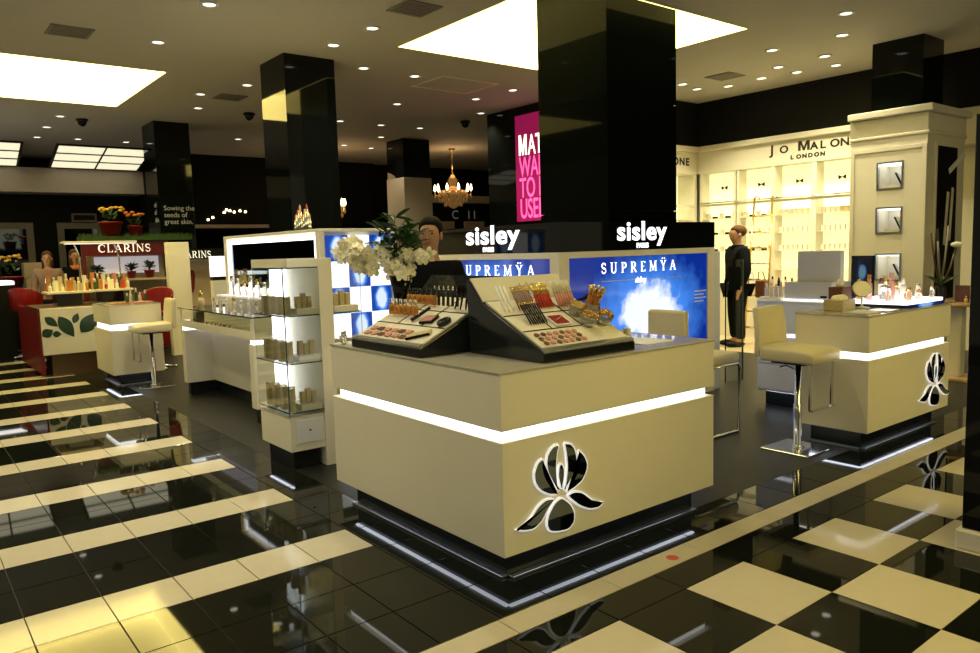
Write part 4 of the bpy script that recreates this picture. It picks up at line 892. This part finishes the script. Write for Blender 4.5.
bl_ += [(4.20, .44, .018, .13, 'amber', 'goldcap', 'slim amber bottle at the back left of the glowing slab'), (4.29, .42, .020, .11, 'acrylic', 'white', 'clear white-capped bottle at the back of the glowing slab'), (4.38, .22, .016, .10, 'white', 'goldcap', 'slim white gold-capped bottle mid slab'),
        (4.54, .38, .018, .12, 'acrylic', 'goldcap', 'clear gold-capped bottle at the back right of the slab'), (4.62, .40, .017, .10, 'white', 'chrome', 'white silver-capped bottle at the back right of the slab'), (4.55, .12, .016, .08, 'rose', 'white', 'short pink white-capped bottle at the slab front'), (4.66, .06, .016, .07, 'acrylic', 'white', 'tiny clear white-capped bottle at the slab front corner'), (4.28, .08, .018, .08, 'acrylic', 'goldcap', 'short clear gold-capped bottle at the slab front left')]
for (x, y, r, h, b1, b2, lab) in bl_: bottle(x, y, 1.05, r*1.25, h*1.3, b1, b2, lab)
t = thing('poster_stand', 'small upright dark blue picture card behind the round mirror', 'card', (4.78, .60, 1.0006))
MB().box((4.70, .555, 1.0006), (4.715, .755, 1.40)).build('card', 'black', t); MB().box((4.6965, .565, 1.01), (4.6995, .745, 1.39)).build('print', jelly('dark_card_print', (.002, .006, .02), (.25, .5, .6), (0, 1), (0, .035), (.05, .07), .35, 14), t, loc=(4.698, .655, 1.20)); MB().box((4.7155, .57, 1.0006), (4.80, .74, 1.012)).build('foot', 'black', t)
t = thing('table_mirror', 'round tilted cosmetic mirror on the right counter', 'mirror', (3.98, .31, 1.0006))
MB().lathe([(.055, 0), (.06, .006), (.012, .012), (.008, .02), (.008, .09)], seg=18).build('stand', 'white', t, world=False)
b = MB().lathe([(.070, -.008), (.074, 0), (.070, .008)], seg=26); R_ = Vector((-.70, -.55, .45)).normalized().to_track_quat('Z', 'Y').to_matrix(); b.v = [R_ @ v+Vector((0, 0, .15)) for v in b.v]; fr_ = b.build('frame', 'chrome', t, world=False)
b = MB().lathe([(.066, .0085), (.064, .0095)], seg=26); b.v = [R_ @ v+Vector((0, 0, .15)) for v in b.v]; b.build('mirror_glass', 'petal', t, world=False)
t = thing('cotton_box', 'clear box full of cotton pads on the near end of the right counter', 'box', (3.70, .34, 1.0006))
MB().box((3.60, .27, 1.0006), (3.80, .43, 1.085)).build('box', 'gold', t, bevel=.006)
for k in range(3): MB().sphere((3.65+.05*k, .35, 1.092), (.03, .04, .03), 10, 6).build('cotton_pad', 'petal', t)
t = thing('tissue_box', 'brown leather tissue box behind the cotton box', 'box', (3.88, .47, 1.0006))
MB().box((3.84, .40, 1.0006), (4.0, .515, 1.17)).build('case', 'brown', t, bevel=.006); MB().lathe([(.028, 0), (.03, .03), (.012, .06)], (3.92, .46, 1.1705), 10).build('tissue', 'petal', t)
tag(MB().box((3.45, .02, 1.0006), (3.68, .20, 1.014)).build('flat_palette_case', 'lam_cool', bevel=.003), 'flat grey case lying at the corner of the right counter', 'case')
tag(MB().box((3.72, -.02, 1.0006), (3.90, .14, 1.010)).build('leaflet', 'acrylic', bevel=.001), 'translucent leaflet on the right counter near the slab', 'leaflet')
# cabinet-top boxes
t = thing('storage_box', 'wide grey box with a dark slot on the white cabinet', 'box', (4.68, 1.0, 1.0006))
MB().box((4.44, .80, 1.012), (4.84, 1.25, 1.17)).build('case', 'grey_carton', t, bevel=.004); MB().box((4.43, .78, 1.0006), (4.85, 1.252, 1.0115)).build('light_base', 'strip', t); MB().box((4.437, .84, 1.03), (4.4395, .90, 1.05)).build('slot', 'black', t)
t = thing('display_screen', 'tall blank grey display board standing on the wide grey box', 'display board', (4.68, .95, 1.171))
MB().box((4.52, .76, 1.1706), (4.58, 1.17, 1.45)).build('board', 'grey_carton', t, bevel=.004); MB().box((4.58, .84, 1.1706), (4.74, 1.09, 1.18)).build('foot', 'grey_carton', t)
for k in range(4): bottle(4.45, 1.44-.05*k, 1.03, .017, .12+.02*(k % 2), 'lav', 'lav' if k % 2 else 'chrome', ORD[k]+' lavender tube from the left on the white cabinet stand', 'lavender tubes on the cabinet', 'lavender_tube')
tag(MB().box((4.38, 1.255, 1.0006), (4.48, 1.47, 1.03)).build('tube_stand', 'white', bevel=.003), 'low white stand under the lavender tubes', 'stand')
# on the round maple table
t = thing('photo_box', 'brown open box standing on the round maple table', 'box', (7.02, .68, .841)); MB().box((6.98, .60, .841), (7.0, .74, 1.02)).build('lid', 'brown', t); MB().box((6.90, .58, .841), (7.06, .76, .852)).build('base', 'black', t) if False else MB().box((7.001, .60, .841), (7.10, .74, .865)).build('base', 'black', t)
for k in range(4): bottle(6.90+.05*k, .60+.02*k-.05*(k//2), .84, .018, .07, 'gold', 'goldcap', ORD[k]+' small gold jar from the left on the round maple table', 'gold jars on the maple table', 'jar', .6)
t = thing('tall_vase', 'dark glass vase of tall twigs and a pale bloom beside the niche tower', 'vase', (6.86, .84, .841))
MB().lathe([(.04, 0), (.05, .03), (.055, .16), (.045, .18)], seg=16).build('vase', 'black_case', t, world=False)
for k, (dx, dy, h) in enumerate(((-.10, .08, .75), (.06, -.04, .82), (.12, -.1, .6), (-.03, .03, .66))): MB().tube([(0, 0, .15), (dx*.6, dy*.6, h*.6), (dx, dy, h)], .012, 6).build('twig', 'brown_wood' if k % 2 == 0 else 'vent', t, world=False)
for k in range(5):
    o = bpy.data.objects.new('leaf', LM); COL.objects.link(o); o.parent = t; o.location = (0, 0, .18); o.rotation_euler = (.6, 0, 1.26*k); o.scale = (3, 2.6, 2.6)
MB().sphere((.12, -.1, .62), (.06, .06, .03), 10, 6).build('bloom', 'petal', t, world=False)
# things on the perfume shop worktops
for k in range(5): bottle(8.86, 3.62+.11*k, .85, .022, .15-.02*(k % 2), 'black_case' if k % 2 else 'acrylic', 'black', ORD[k]+' dark-capped perfume bottle from the right on the shop worktop', 'perfume bottles on the shop worktop')
t = thing('gift_bag', 'white gift bag with black handles behind the ladder', 'bag', (8.84, 4.42, .85)); MB().box((8.80, 4.34, .8506), (8.90, 4.54, .98)).build('bag', 'white', t, bevel=.01); MB().tube([(8.84, 4.38, .98), (8.84, 4.40, 1.05), (8.84, 4.48, 1.05), (8.84, 4.50, .98)], .006, 6).build('handle', 'black', t)
# ------------------------------------------------------------------ top of the lit fixture: rack of big lipsticks
t = thing('lipstick_rack', 'dark rack of oversized lipsticks on top of the lit mirror fixture', 'display rack', (1.5, 5.2, ZT))
MB().box((1.38, 4.98, ZT+.0005), (1.62, 5.42, ZT+.03)).build('rack', 'black_case', t)
for k in range(7):
    y = 5.03+.056*k; h = .12+.05*((k*5) % 3); c = MB().lathe([(.020, .03), (.020, h), (.014, h+.002), (.014, h+.03)], (1.5, y, ZT), 10).build('lipstick', 'chrome', t); MB().lathe([(.012, h+.0305), (.012, h+.06), (.003, h+.09)], (1.5, y, ZT), 10).build('lipstick_bullet', 'lipred' if k % 2 else 'rose', c)
# bottles in front of the mirror, and on the left counter
for k in range(9): bottle(.92, 4.35+.19*k, 1.118, .026, .16+.03*(k % 3), 'acrylic', 'acrylic' if k % 2 else 'goldcap', ORD[k]+' clear bottle from the right on the glowing mirror shelf', 'bottles under the mirror', 'lotion_bottle')
for k in range(7): bottle(.62, 4.4+.2*k, .997, .022, .12+.03*(k % 2), 'acrylic', 'goldcap' if k % 3 == 0 else 'white', ORD[k]+' clear bottle from the right on the glass-topped left counter', 'bottles on the left counter', 'lotion_bottle')
bottle(.60, 5.95, .997, .032, .19, 'gold', 'goldcap', 'golden flask standing near the far end of the left counter', None, 'perfume_flask', .55)
# ------------------------------------------------------------------ people
def skin_mesh(name, V, E_, m, sub=2):
    me = bpy.data.meshes.new(name); me.from_pydata([v[0] for v in V], E_, []); o = bpy.data.objects.new(name, me); COL.objects.link(o)
    o.modifiers.new('skin', 'SKIN'); sd = o.modifiers.new('sub', 'SUBSURF'); sd.levels = sub; sd.render_levels = sub
    for i, v in enumerate(V):
        r = v[1]; me.skin_vertices[0].data[i].radius = r if isinstance(r, tuple) else (r, r)
        me.skin_vertices[0].data[i].use_root = (i == 0)
    dg = bpy.context.evaluated_depsgraph_get(); dg.update(); out = bpy.data.meshes.new_from_object(o.evaluated_get(dg)); bpy.data.objects.remove(o)
    out.materials.clear(); out.materials.append(M[m]); out.polygons.foreach_set('use_smooth', [True]*len(out.polygons))
    return out
def person(label, loc, rz, top, legs, hair, arms=((-.24, .02, 1.12), (-.22, .16, .98), (.24, .02, 1.12), (.22, .16, .98)), long_hair=False, collar=True, scarf=None, k=1.0, bulk=1.0, wide=1.0):
    t = thing('person', label, 'person', loc, rz); t.scale = (k*wide, k*wide, k)
    eL, wL, eR, wR = [Vector(a) for a in arms]; sL, sR = Vector((-.185, 0, 1.42)), Vector((.185, 0, 1.42))
    V = [((0, 0, .95), (.15, .11)), ((0, 0, 1.12), (.135, .10)), ((0, -.005, 1.32), (.155, .11)), ((0, -.005, 1.45), (.07, .065)), ((0, .0, 1.53), (.046, .050)), ((0, .026, 1.60), (.064, .076)), ((0, .015, 1.68), (.084, .104)), ((0, .005, 1.755), (.062, .078))]
    E_ = [(i, i+1) for i in range(7)]
    def chain(start, pts):
        p = start
        for q in pts: V.append(q); E_.append((p, len(V)-1)); p = len(V)-1
        return p
    for s, sh, el, wr in ((-1, sL, eL, wL), (1, sR, eR, wR)):
        d = (wr-el).normalized(); w_ = chain(2, [(sh, .058), (el, .042), (wr, .028)])
        palm = chain(w_, [(wr+d*.05, (.034, .018))]); side = d.cross(Vector((0, 0, 1))).normalized() if abs(d.z) < .95 else Vector((1, 0, 0))
        for q, f in enumerate((-.024, -.008, .008, .024)):
            L = (.060, .072, .068, .052)[q]; b0 = wr+d*.085+side*f
            chain(palm, [(b0, .010), (b0+d*L*.55+Vector((0, 0, -.008)), .009), (b0+d*L*.9+Vector((0, 0, -.025)), .007)])
        chain(palm, [(wr+d*.05-side*s*.04, .011), (wr+d*.09-side*s*.055, .009)])
        hip = Vector((s*.09, 0, .90)); chain(0, [(hip, .092), (Vector((s*.10, .015, .50)), .060), (Vector((s*.10, -.01, .09)), .042), (Vector((s*.11, .10, .045)), (.040, .032)), (Vector((s*.115, .17, .035)), (.030, .022))])
    body = bpy.data.objects.new('body', skin_mesh('body', V, E_, 'skincol')); COL.objects.link(body); body.parent = t
    # clothing follows the same bones
    V2 = [((0, 0, .90), (.175, .13)), ((0, 0, 1.12), (.165, .125)), ((0, -.005, 1.32), (.180, .132)), ((0, -.012, 1.47), (.072, .068))]; V2 = [(p_, (r_[0]*bulk, r_[1]*bulk)) for p_, r_ in V2]; E2 = [(0, 1), (1, 2), (2, 3)]
    for sh, el, wr in ((sL, eL, wL), (sR, eR, wR)):
        n = len(V2); V2 += [(sh, .076*bulk), (el, .060*bulk), (el.lerp(wr, .92), .046*bulk)]; E2 += [(2, n), (n, n+1), (n+1, n+2)]
    o = bpy.data.objects.new('jacket', skin_mesh('jacket', V2, E2, top)); COL.objects.link(o); o.parent = t
    V3 = [((0, 0, .93), (.165, .125))]; E3 = []
    for s in (-1, 1):
        n = len(V3); V3 += [((s*.095, 0, .86), .105), ((s*.10, .015, .50), .078), ((s*.10, -.01, .10), .066)]; E3 += [(0, n), (n, n+1), (n+1, n+2)]
    o = bpy.data.objects.new('trousers', skin_mesh('trousers', V3, E3, legs)); COL.objects.link(o); o.parent = t
    for s in (-1, 1): MB().sphere((s*.11, .07, .045), (.052, .135, .048), 12, 8).build('shoe', 'black', t, world=False)
    # head details
    b = MB().sphere((0, -.012, 1.712), (.088, .106, .092), 16, 10); b.v = [v if v.z > 1.69 or v.y < .0 else Vector((v.x, min(v.y, .03), v.z)) for v in b.v]
    b.v = [Vector((v.x, v.y if v.z > 1.725 else min(v.y, .045), v.z)) for v in b.v]; b.build('hair', hair, t, world=False)
    if long_hair: MB().lathe([(.05, 1.40), (.085, 1.48), (.092, 1.60), (.08, 1.72)], (0, -.045, 0), 14).build('hair_length', hair, t, world=False)
    b = MB(); b.add([(-.012, .095, 1.635), (.012, .095, 1.635), (0, .118, 1.637), (0, .098, 1.682)], [(0, 2, 1), (0, 3, 2), (1, 2, 3), (0, 1, 3)]); b.build('nose', 'skincol', t, world=False)
    for s in (-1, 1):
        MB().sphere((s*.030, .088, 1.672), (.013, .010, .007), 10, 6).build('eye', 'eye', t, world=False); MB().box((s*.030-.017, .092, 1.688), (s*.030+.017, .099, 1.693)).build('eyebrow', hair, t, world=False)
        MB().sphere((s*.078, .0, 1.655), (.012, .022, .032), 10, 6).build('ear', 'skincol', t, world=False)
    MB().sphere((0, .088, 1.607), (.024, .010, .006), 10, 6).build('mouth', 'lip', t, world=False)
    if collar: MB().lathe([(.085, 1.445), (.080, 1.50), (.068, 1.515), (.062, 1.50), (.070, 1.45)], (0, -.005, 0), 16).build('collar', top, t, world=False)
    if scarf: MB().lathe([(.10, 1.42), (.11, 1.45), (.085, 1.50), (.07, 1.48)], (0, .01, 0), 14).build('scarf', scarf, t, world=False)
    return t
person('dark-haired person in black standing behind the front counter and the orchids', (1.02, 2.02, 0), 2.30, 'cloth', 'trous', 'hair', collar=False)
person('person in a black jacket walking past the glowing perfume shelves', (7.83, 4.01, 0), .95, 'cloth', 'trous', 'hair2', arms=((-.25, -.02, 1.14), (-.25, .06, .88), (.25, -.03, 1.14), (.24, .05, .88)), bulk=1.15, wide=1.18)
t = thing('shoulder_bag', 'brown bag hanging at the hip of the person in the black jacket', 'bag', (7.99, 3.80, .72))
MB().box((8.02, 3.68, .72), (8.14, 3.84, .98)).build('bag_body', 'brown', t, bevel=.02); MB().tube([(8.08, 3.70, .97), (8.06, 3.73, 1.10), (8.06, 3.80, 1.10), (8.08, 3.82, .97)], .008, 6).build('strap', 'black', t)
t = thing('glass_divider', 'narrow dark glass upright with a small blue notice beside the sign fixture', 'divider', (5.2, 2.35, 0))
MB().box((5.10, 2.33, 0), (5.42, 2.345, 1.36)).build('glass', 'glass', t); MB().box((5.40, 2.325, 0), (5.425, 2.3295, 1.36)).build('edge', 'glass_edge', t); MB().box((5.14, 2.322, 1.02), (5.36, 2.3285, 1.28)).build('notice', 'poster_green', t)
person('person with fair hair far behind the red-sign counter at the left', (.12, 12.6, 0), 2.9, 'blouse', 'trous', 'hair2', long_hair=True, collar=False, k=.965)
person('person with an orange scarf and dark jacket behind the red-sign counter', (.62, 13.0, 0), 3.3, 'cloth', 'trous', 'hair2', long_hair=True, collar=False, scarf='orange', k=.98)
# ------------------------------------------------------------------ red and cream counter zone at the left
t = thing('leaf_counter', 'cream counter front printed with dark green leaves', 'counter', (-.1, 9.3, 0))
MB().box((-.54, 9.0, .30), (.75, 9.06, .925)).build('front_panel', 'lam', t, bevel=.004); MB().box((-.44, 9.05, 0), (.75, 9.55, .2995)).build('plinth', 'brown_wood', t)
MB().box((-.52, 9.0605, .30), (.75, 10.2, .90)).build('body', 'red_dark', t); MB().box((-.56, 9.061, .9005), (.76, 10.2, .93)).build('worktop', 'brown_wood', t)
MB().box((-.56, 9.07, .03), (-.5205, 11.0, .90)).build('side_panel', 'red', t)
for k, (x, z, L, wd, a) in enumerate(((-.475, .60, .15, .125, .5), (-.42, .745, .20, .105, -.75), (-.365, .575, .11, .085, -.1), (-.245, .665, .34, .165, -1.05), (-.125, .775, .15, .085, 1.15), (.035, .70, .34, .20, .85))):
    n = 12; pts = []
    for i in range(n+1): f = i/n; pts.append((L*(f-.5), wd*.5*math.sin(PI*f**.85)))
    pts = pts[::-1]+[(p[0], -p[1]) for p in pts[1:-1]]
    ca, sa = math.cos(a), math.sin(a); lo = MB().prism(orient(pts), (x, 8.9995, z), (ca, 0, sa), (-sa, 0, ca), .003).build('leaf_print', 'leaf_dark', t)
    MB().prism([(-L*.48, -.003), (L*.46, -.002), (L*.46, .002), (-L*.48, .003)], (x, 8.996, z), (ca, 0, sa), (-sa, 0, ca), .0015).build('leaf_vein', 'leaf', lo)
def display_board(label, x0, x1, y0, y1, z, n, seed, grp, pal):
    t = thing('product_stand', label, 'display stand', ((x0+x1)/2, (y0+y1)/2, .931))
    MB().box((x0+.12, y0+.1, .931), (x1-.12, y1-.05, z-.03)).build('riser', 'black_case', t); MB().box((x0, y0, z-.0295), (x1, y1, z)).build('board', 'lam', t, bevel=.003)
    random.seed(seed); k = 0
    for r in range(2):
        for c in range(n):
            x = x0+.05+(x1-x0-.1)*c/(n-1); y = y0+.10+.16*r; m_ = pal[random.randrange(len(pal))]; h = random.uniform(.10, .17)+.08*r
            if (c+r) % 2: carton(x, y, z, .05, .05, h, m_, '%s row product box, %s from the left, on the %s' % (('front', 'back')[r], ORD[c], grp), 'product boxes on the '+grp)
            else: bottle(x, y, z, .022, h, m_, 'cream', '%s row round bottle, %s from the left, on the %s' % (('front', 'back')[r], ORD[c], grp), 'product bottles on the '+grp)
display_board('cream-edged product board on the leaf counter, left of two', -.40, .16, 9.25, 9.75, 1.13, 7, 5, 'left product board', ('cream', 'gold', 'petal', 'amber', 'lam'))
display_board('cream-edged product board on the leaf counter, right of two', .20, .74, 9.45, 9.95, 1.13, 7, 6, 'right product board', ('lipred', 'cream', 'blush', 'amber', 'leaf', 'petal'))
t = thing('lamp_hood', 'long slim cream light bar on thin posts over the product boards', 'light bar', (.42, 10.0, .931))
MB().box((-.06, 9.80, 1.80), (.92, 10.15, 1.83)).build('hood', 'cream', t, bevel=.004); MB().box((-.05, 9.82, 1.79), (.91, 9.90, 1.7995)).build('lamp', 'soft', t)
for x in (.18, .72): MB().tube([(x, 10.1, .931), (x, 10.1, 1.60), (x-.08, 10.0, 1.80)], .012, 6).build('post', 'chrome', t)
t = thing('name_fascia', 'dark red fascia with white CLARINS lettering over a lit alcove', 'sign', (.9, 11.1, 0))
MB().box((.38, 11.0, 1.62), (1.70, 11.10, 1.86)).build('fascia', 'red_dark', t); serif('sign_lettering', 'CLARINS', .125, 'clar_text', (.62, 10.998, 1.675), (1, 0, 0), (0, 0, 1), t, width=.80, track=.14)
MB().box((.38, 11.3, 0), (1.70, 11.35, 1.62)).build('back_panel', 'tanpanel', t); MB().box((.60, 11.27, 1.32), (1.60, 11.295, 1.60)).build('light_panel', 'dim', t)
MB().box((.38, 11.0, 0), (.43, 11.295, 1.6195)).build('side', 'red_dark', t); MB().box((.431, 10.95, 1.20), (1.69, 11.295, 1.235)).build('shelf', 'tanpanel', t); MB().box((.431, 11.0, .80), (1.69, 11.295, .84)).build('shelf', 'leaf_dark', t); MB().box((.431, 11.15, .05), (1.69, 11.295, .40)).build('lower_box', 'red', t)
t = thing('name_fascia', 'partly hidden dark fascia with white CLARINS lettering right of the pale pillar', 'sign', (2.2, 11.1, 0))
MB().box((1.77, 11.0, 1.52), (2.75, 11.08, 1.70)).build('fascia', 'black', t); serif('sign_lettering', 'CLARINS', .115, 'clar_text', (1.80, 10.998, 1.545), (1, 0, 0), (0, 0, 1), t, width=.62, track=.12)
MB().box((1.77, 11.3, 0), (2.75, 11.34, 1.52)).build('back_panel', 'tanpanel', t); MB().box((1.77, 11.0, .60), (2.75, 11.295, .64)).build('shelf', 'tanpanel', t)
p = MB().prism(orient(smooth([(-.09, .28), (.10, .28), (.06, -.12), (-.03, -.12)], 1)), (2.12, 11.298, 1.05), (1, 0, 0), (0, 0, 1), .006).build('printed_pot', 'red', t); MB().prism(orient(smooth([(-.20, .42), (-.10, .46), (-.02, .36), (-.10, .38)], 1)), (2.12, 11.298, 1.05), (1, 0, 0), (0, 0, 1), .006).build('printed_petal', 'red', p)
tag(MB().box((1.40, 10.0, 0), (1.74, 10.14, 1.80)).build('pale_pillar', 'lam', bevel=.004), 'pale pillar slab between the two red-sign alcoves', 'pillar')
t = thing('light_tower', 'slim white light tower with a black band beside the mirror fixture', 'light tower', (2.02, 9.5, 0)); MB().box((1.92, 9.5, .0), (2.13, 9.62, 1.18)).build('lower', 'lam_cool', t); MB().box((1.92, 9.5, 1.1805), (2.13, 9.62, 1.24)).build('band', 'black', t); MB().box((1.92, 9.5, 1.2405), (2.13, 9.62, 1.56)).build('upper', 'soft', t)
# turf roof and flower pots
b = MB().box((.38, 10.95, 1.861), (2.10, 11.34, 1.93)); random.seed(4)
for k in range(900):
    x, y = random.uniform(.38, 2.1), random.uniform(10.94, 11.34)
    if math.hypot(x-.86, y-11.15) < .22 or math.hypot(x-1.24, y-11.15) < .16: continue
    h = random.uniform(.03, .07); a = random.uniform(-.02, .02)
    b.add([(x-.006, y, 1.925), (x+.006, y, 1.925), (x+a, y+a, 1.93+h)], [(0, 1, 2)])
tag(b.build('turf_roof', 'grass'), 'strip of dark green turf along the top of the red-sign alcove', 'turf', kind='stuff')
def pot(label, x, y, z, r, h, flower, spread, fh, seed):
    t = thing('flower_pot', label, 'flower pot', (x, y, z)); MB().lathe([(r*.7, 0), (r, h), (r*1.06, h), (r*1.06, h*1.08), (r*.9, h*1.08)], seg=18).build('pot', 'red', t, world=False)
    random.seed(seed)
    for k in range(26):
        a = random.uniform(0, 2*PI); o = bpy.data.objects.new('leaf', LM); COL.objects.link(o); o.parent = t; o.location = (spread*.5*random.random()*math.cos(a), spread*.5*random.random()*math.sin(a), h+fh*random.uniform(.1, .7)); o.rotation_euler = (random.uniform(-.2, 1), random.uniform(-.5, .5), a); o.scale = (2.2, 1.5, 1.5)
    if flower:
        for k in range(16):
            a, q = random.uniform(0, 2*PI), spread*math.sqrt(random.random()); zz_ = h+fh*random.uniform(.75, 1.0); MB().sphere((q*math.cos(a), q*math.sin(a), zz_), (.04, .04, .022), 8, 5).build('bloom', flower, t, world=False)
    else:
        for k in range(14):
            a = random.uniform(0, 2*PI); MB().tube([(0, 0, h), (.4*spread*math.cos(a), .4*spread*math.sin(a), h+fh*.6), (spread*math.cos(a), spread*math.sin(a), h+fh)], [.012, .010, .002], 5).build('blade', 'leaf_dark', t, world=False)
    return t
pot('big red pot of yellow flowers on the turf roof', .86, 11.15, 1.932, .18, .22, 'yellow', .22, .26, 1)
pot('small red pot of reddish flowers on the turf roof, right of the yellow ones', 1.24, 11.15, 1.932, .12, .16, 'orange', .14, .24, 2)
pot('red pot with a green plant on the alcove shelf, left of two', 1.12, 11.10, 1.236, .07, .11, None, .06, .14, 3)
pot('red pot with a green plant on the alcove shelf, right of two', 1.40, 11.10, 1.236, .085, .12, None, .08, .16, 4)
pot('red planter with dark foliage on a dark table at the far left', -.35, 13.4, .98, .2, .30, 'yellow', .22, .40, 5)
tag(MB().box((-.65, 13.1, 0), (-.05, 13.7, .979)).build('planter_table', 'black', bevel=.01), 'dark table under the red planter at the far left', 'table')
pot('red pot with a green plant at the lit alcove end', 0.60, 11.10, 1.236, .07, .10, None, .06, .14, 6)
t = thing('far_counter', 'dark red far counter with a glowing white edge at the left border', 'counter', (-1.0, 12.4, 0)); MB().box((-1.7, 12.0, 0), (-.50, 12.8, 1.19)).build('body', 'black', t); MB().box((-1.72, 11.98, 1.1905), (-.47, 12.82, 1.25)).build('glowing_edge', 'strip', t)
for k in range(2): carton(.12-.02*k, 14.3, .95+.30*k, .30, .3, .29, 'tanpanel', ('lower', 'upper')[k]+' beige crate of the stack behind the women', None, 'crate')
tag(MB().box((-.15, 14.0, 0), (.4, 14.6, .95)).build('crate_table', 'black', bevel=.01), 'dark table carrying the stacked beige crates', 'table')
def red_stool(label, loc, rz):
    t = thing('red_stool', label, 'stool', loc, rz)
    for k in range(5):
        a = 2*PI*k/5; l = MB().tube([(0, 0, .05), (.24*math.cos(a), .24*math.sin(a), .025)], .018, 8).build('base_leg', 'chrome', t, world=False); MB().sphere((.24*math.cos(a), .24*math.sin(a), .022), .022, 8, 6).build('castor', 'chrome', l, world=False)
    MB().lathe([(.03, .03), (.03, .45), (.022, .46), (.022, .74)], seg=14).build('pole', 'chrome', t, world=False)
    b = MB().lathe([(.10, .74), (.20, .76), (.22, .79), (.20, .81), (.05, .80)], seg=20); b.build('seat', 'red', t, world=False)
    b = MB(); n = 13; vs = []; fs = []
    for i in range(n):
        a = PI*1.02+PI*.96*i/(n-1); hgt = .10+.13*math.sin(PI*i/(n-1)); 
        for rr, zz_ in ((.24, .80), (.27, .80+hgt+.12), (.245, .80+hgt+.12), (.215, .80)): vs.append((rr*math.cos(a), rr*math.sin(a), zz_))
    for i in range(n-1):
        for j in range(4): p_, q_ = i*4+j, i*4+(j+1) % 4; fs.append((p_, q_, q_+4, p_+4))
    fs += [(3, 2, 1, 0), tuple((n-1)*4+j for j in range(4))]; b.add(vs, fs, True); b.build('curved_back', 'red', t, world=False, bevel=.01)
    MB().tube([(-.15, .2, .40), (.15, .2, .40)], .012, 8).build('footrest', 'chrome', t, world=False)
    for s in (-1, 1): MB().tube([(s*.15, .2, .40), (s*.15, .12, .74)], .010, 8).build('footrest_arm', 'chrome', t, world=False)
red_stool('red bucket bar stool on the striped floor at the far left', (-.34, 11.7, 0), -.6)
red_stool('red bucket bar stool between the small counter and the leaf counter', (.80, 8.66, 0), 2.4)
# things on the small counter
for k in range(5): bottle(.30+.055*k, 7.95+.04*(k % 2), 1.0, .018, .12+.03*(k % 3), 'leaf' if k % 2 == 0 else 'cream', 'cream', ORD[k]+' slim bottle from the left on the small left counter', 'bottles on the small counter')
tag(MB().box((.03, 7.6, 1.0006), (.26, 7.8, 1.016)).build('tester_board', 'amber', bevel=.002), 'flat yellow tester board on the small left counter', 'tester board')
tag(MB().box((.30, 7.6, 1.0006), (.52, 7.76, 1.014)).build('tester_board', 'blush', bevel=.002), 'flat reddish tester board on the small left counter', 'tester board')
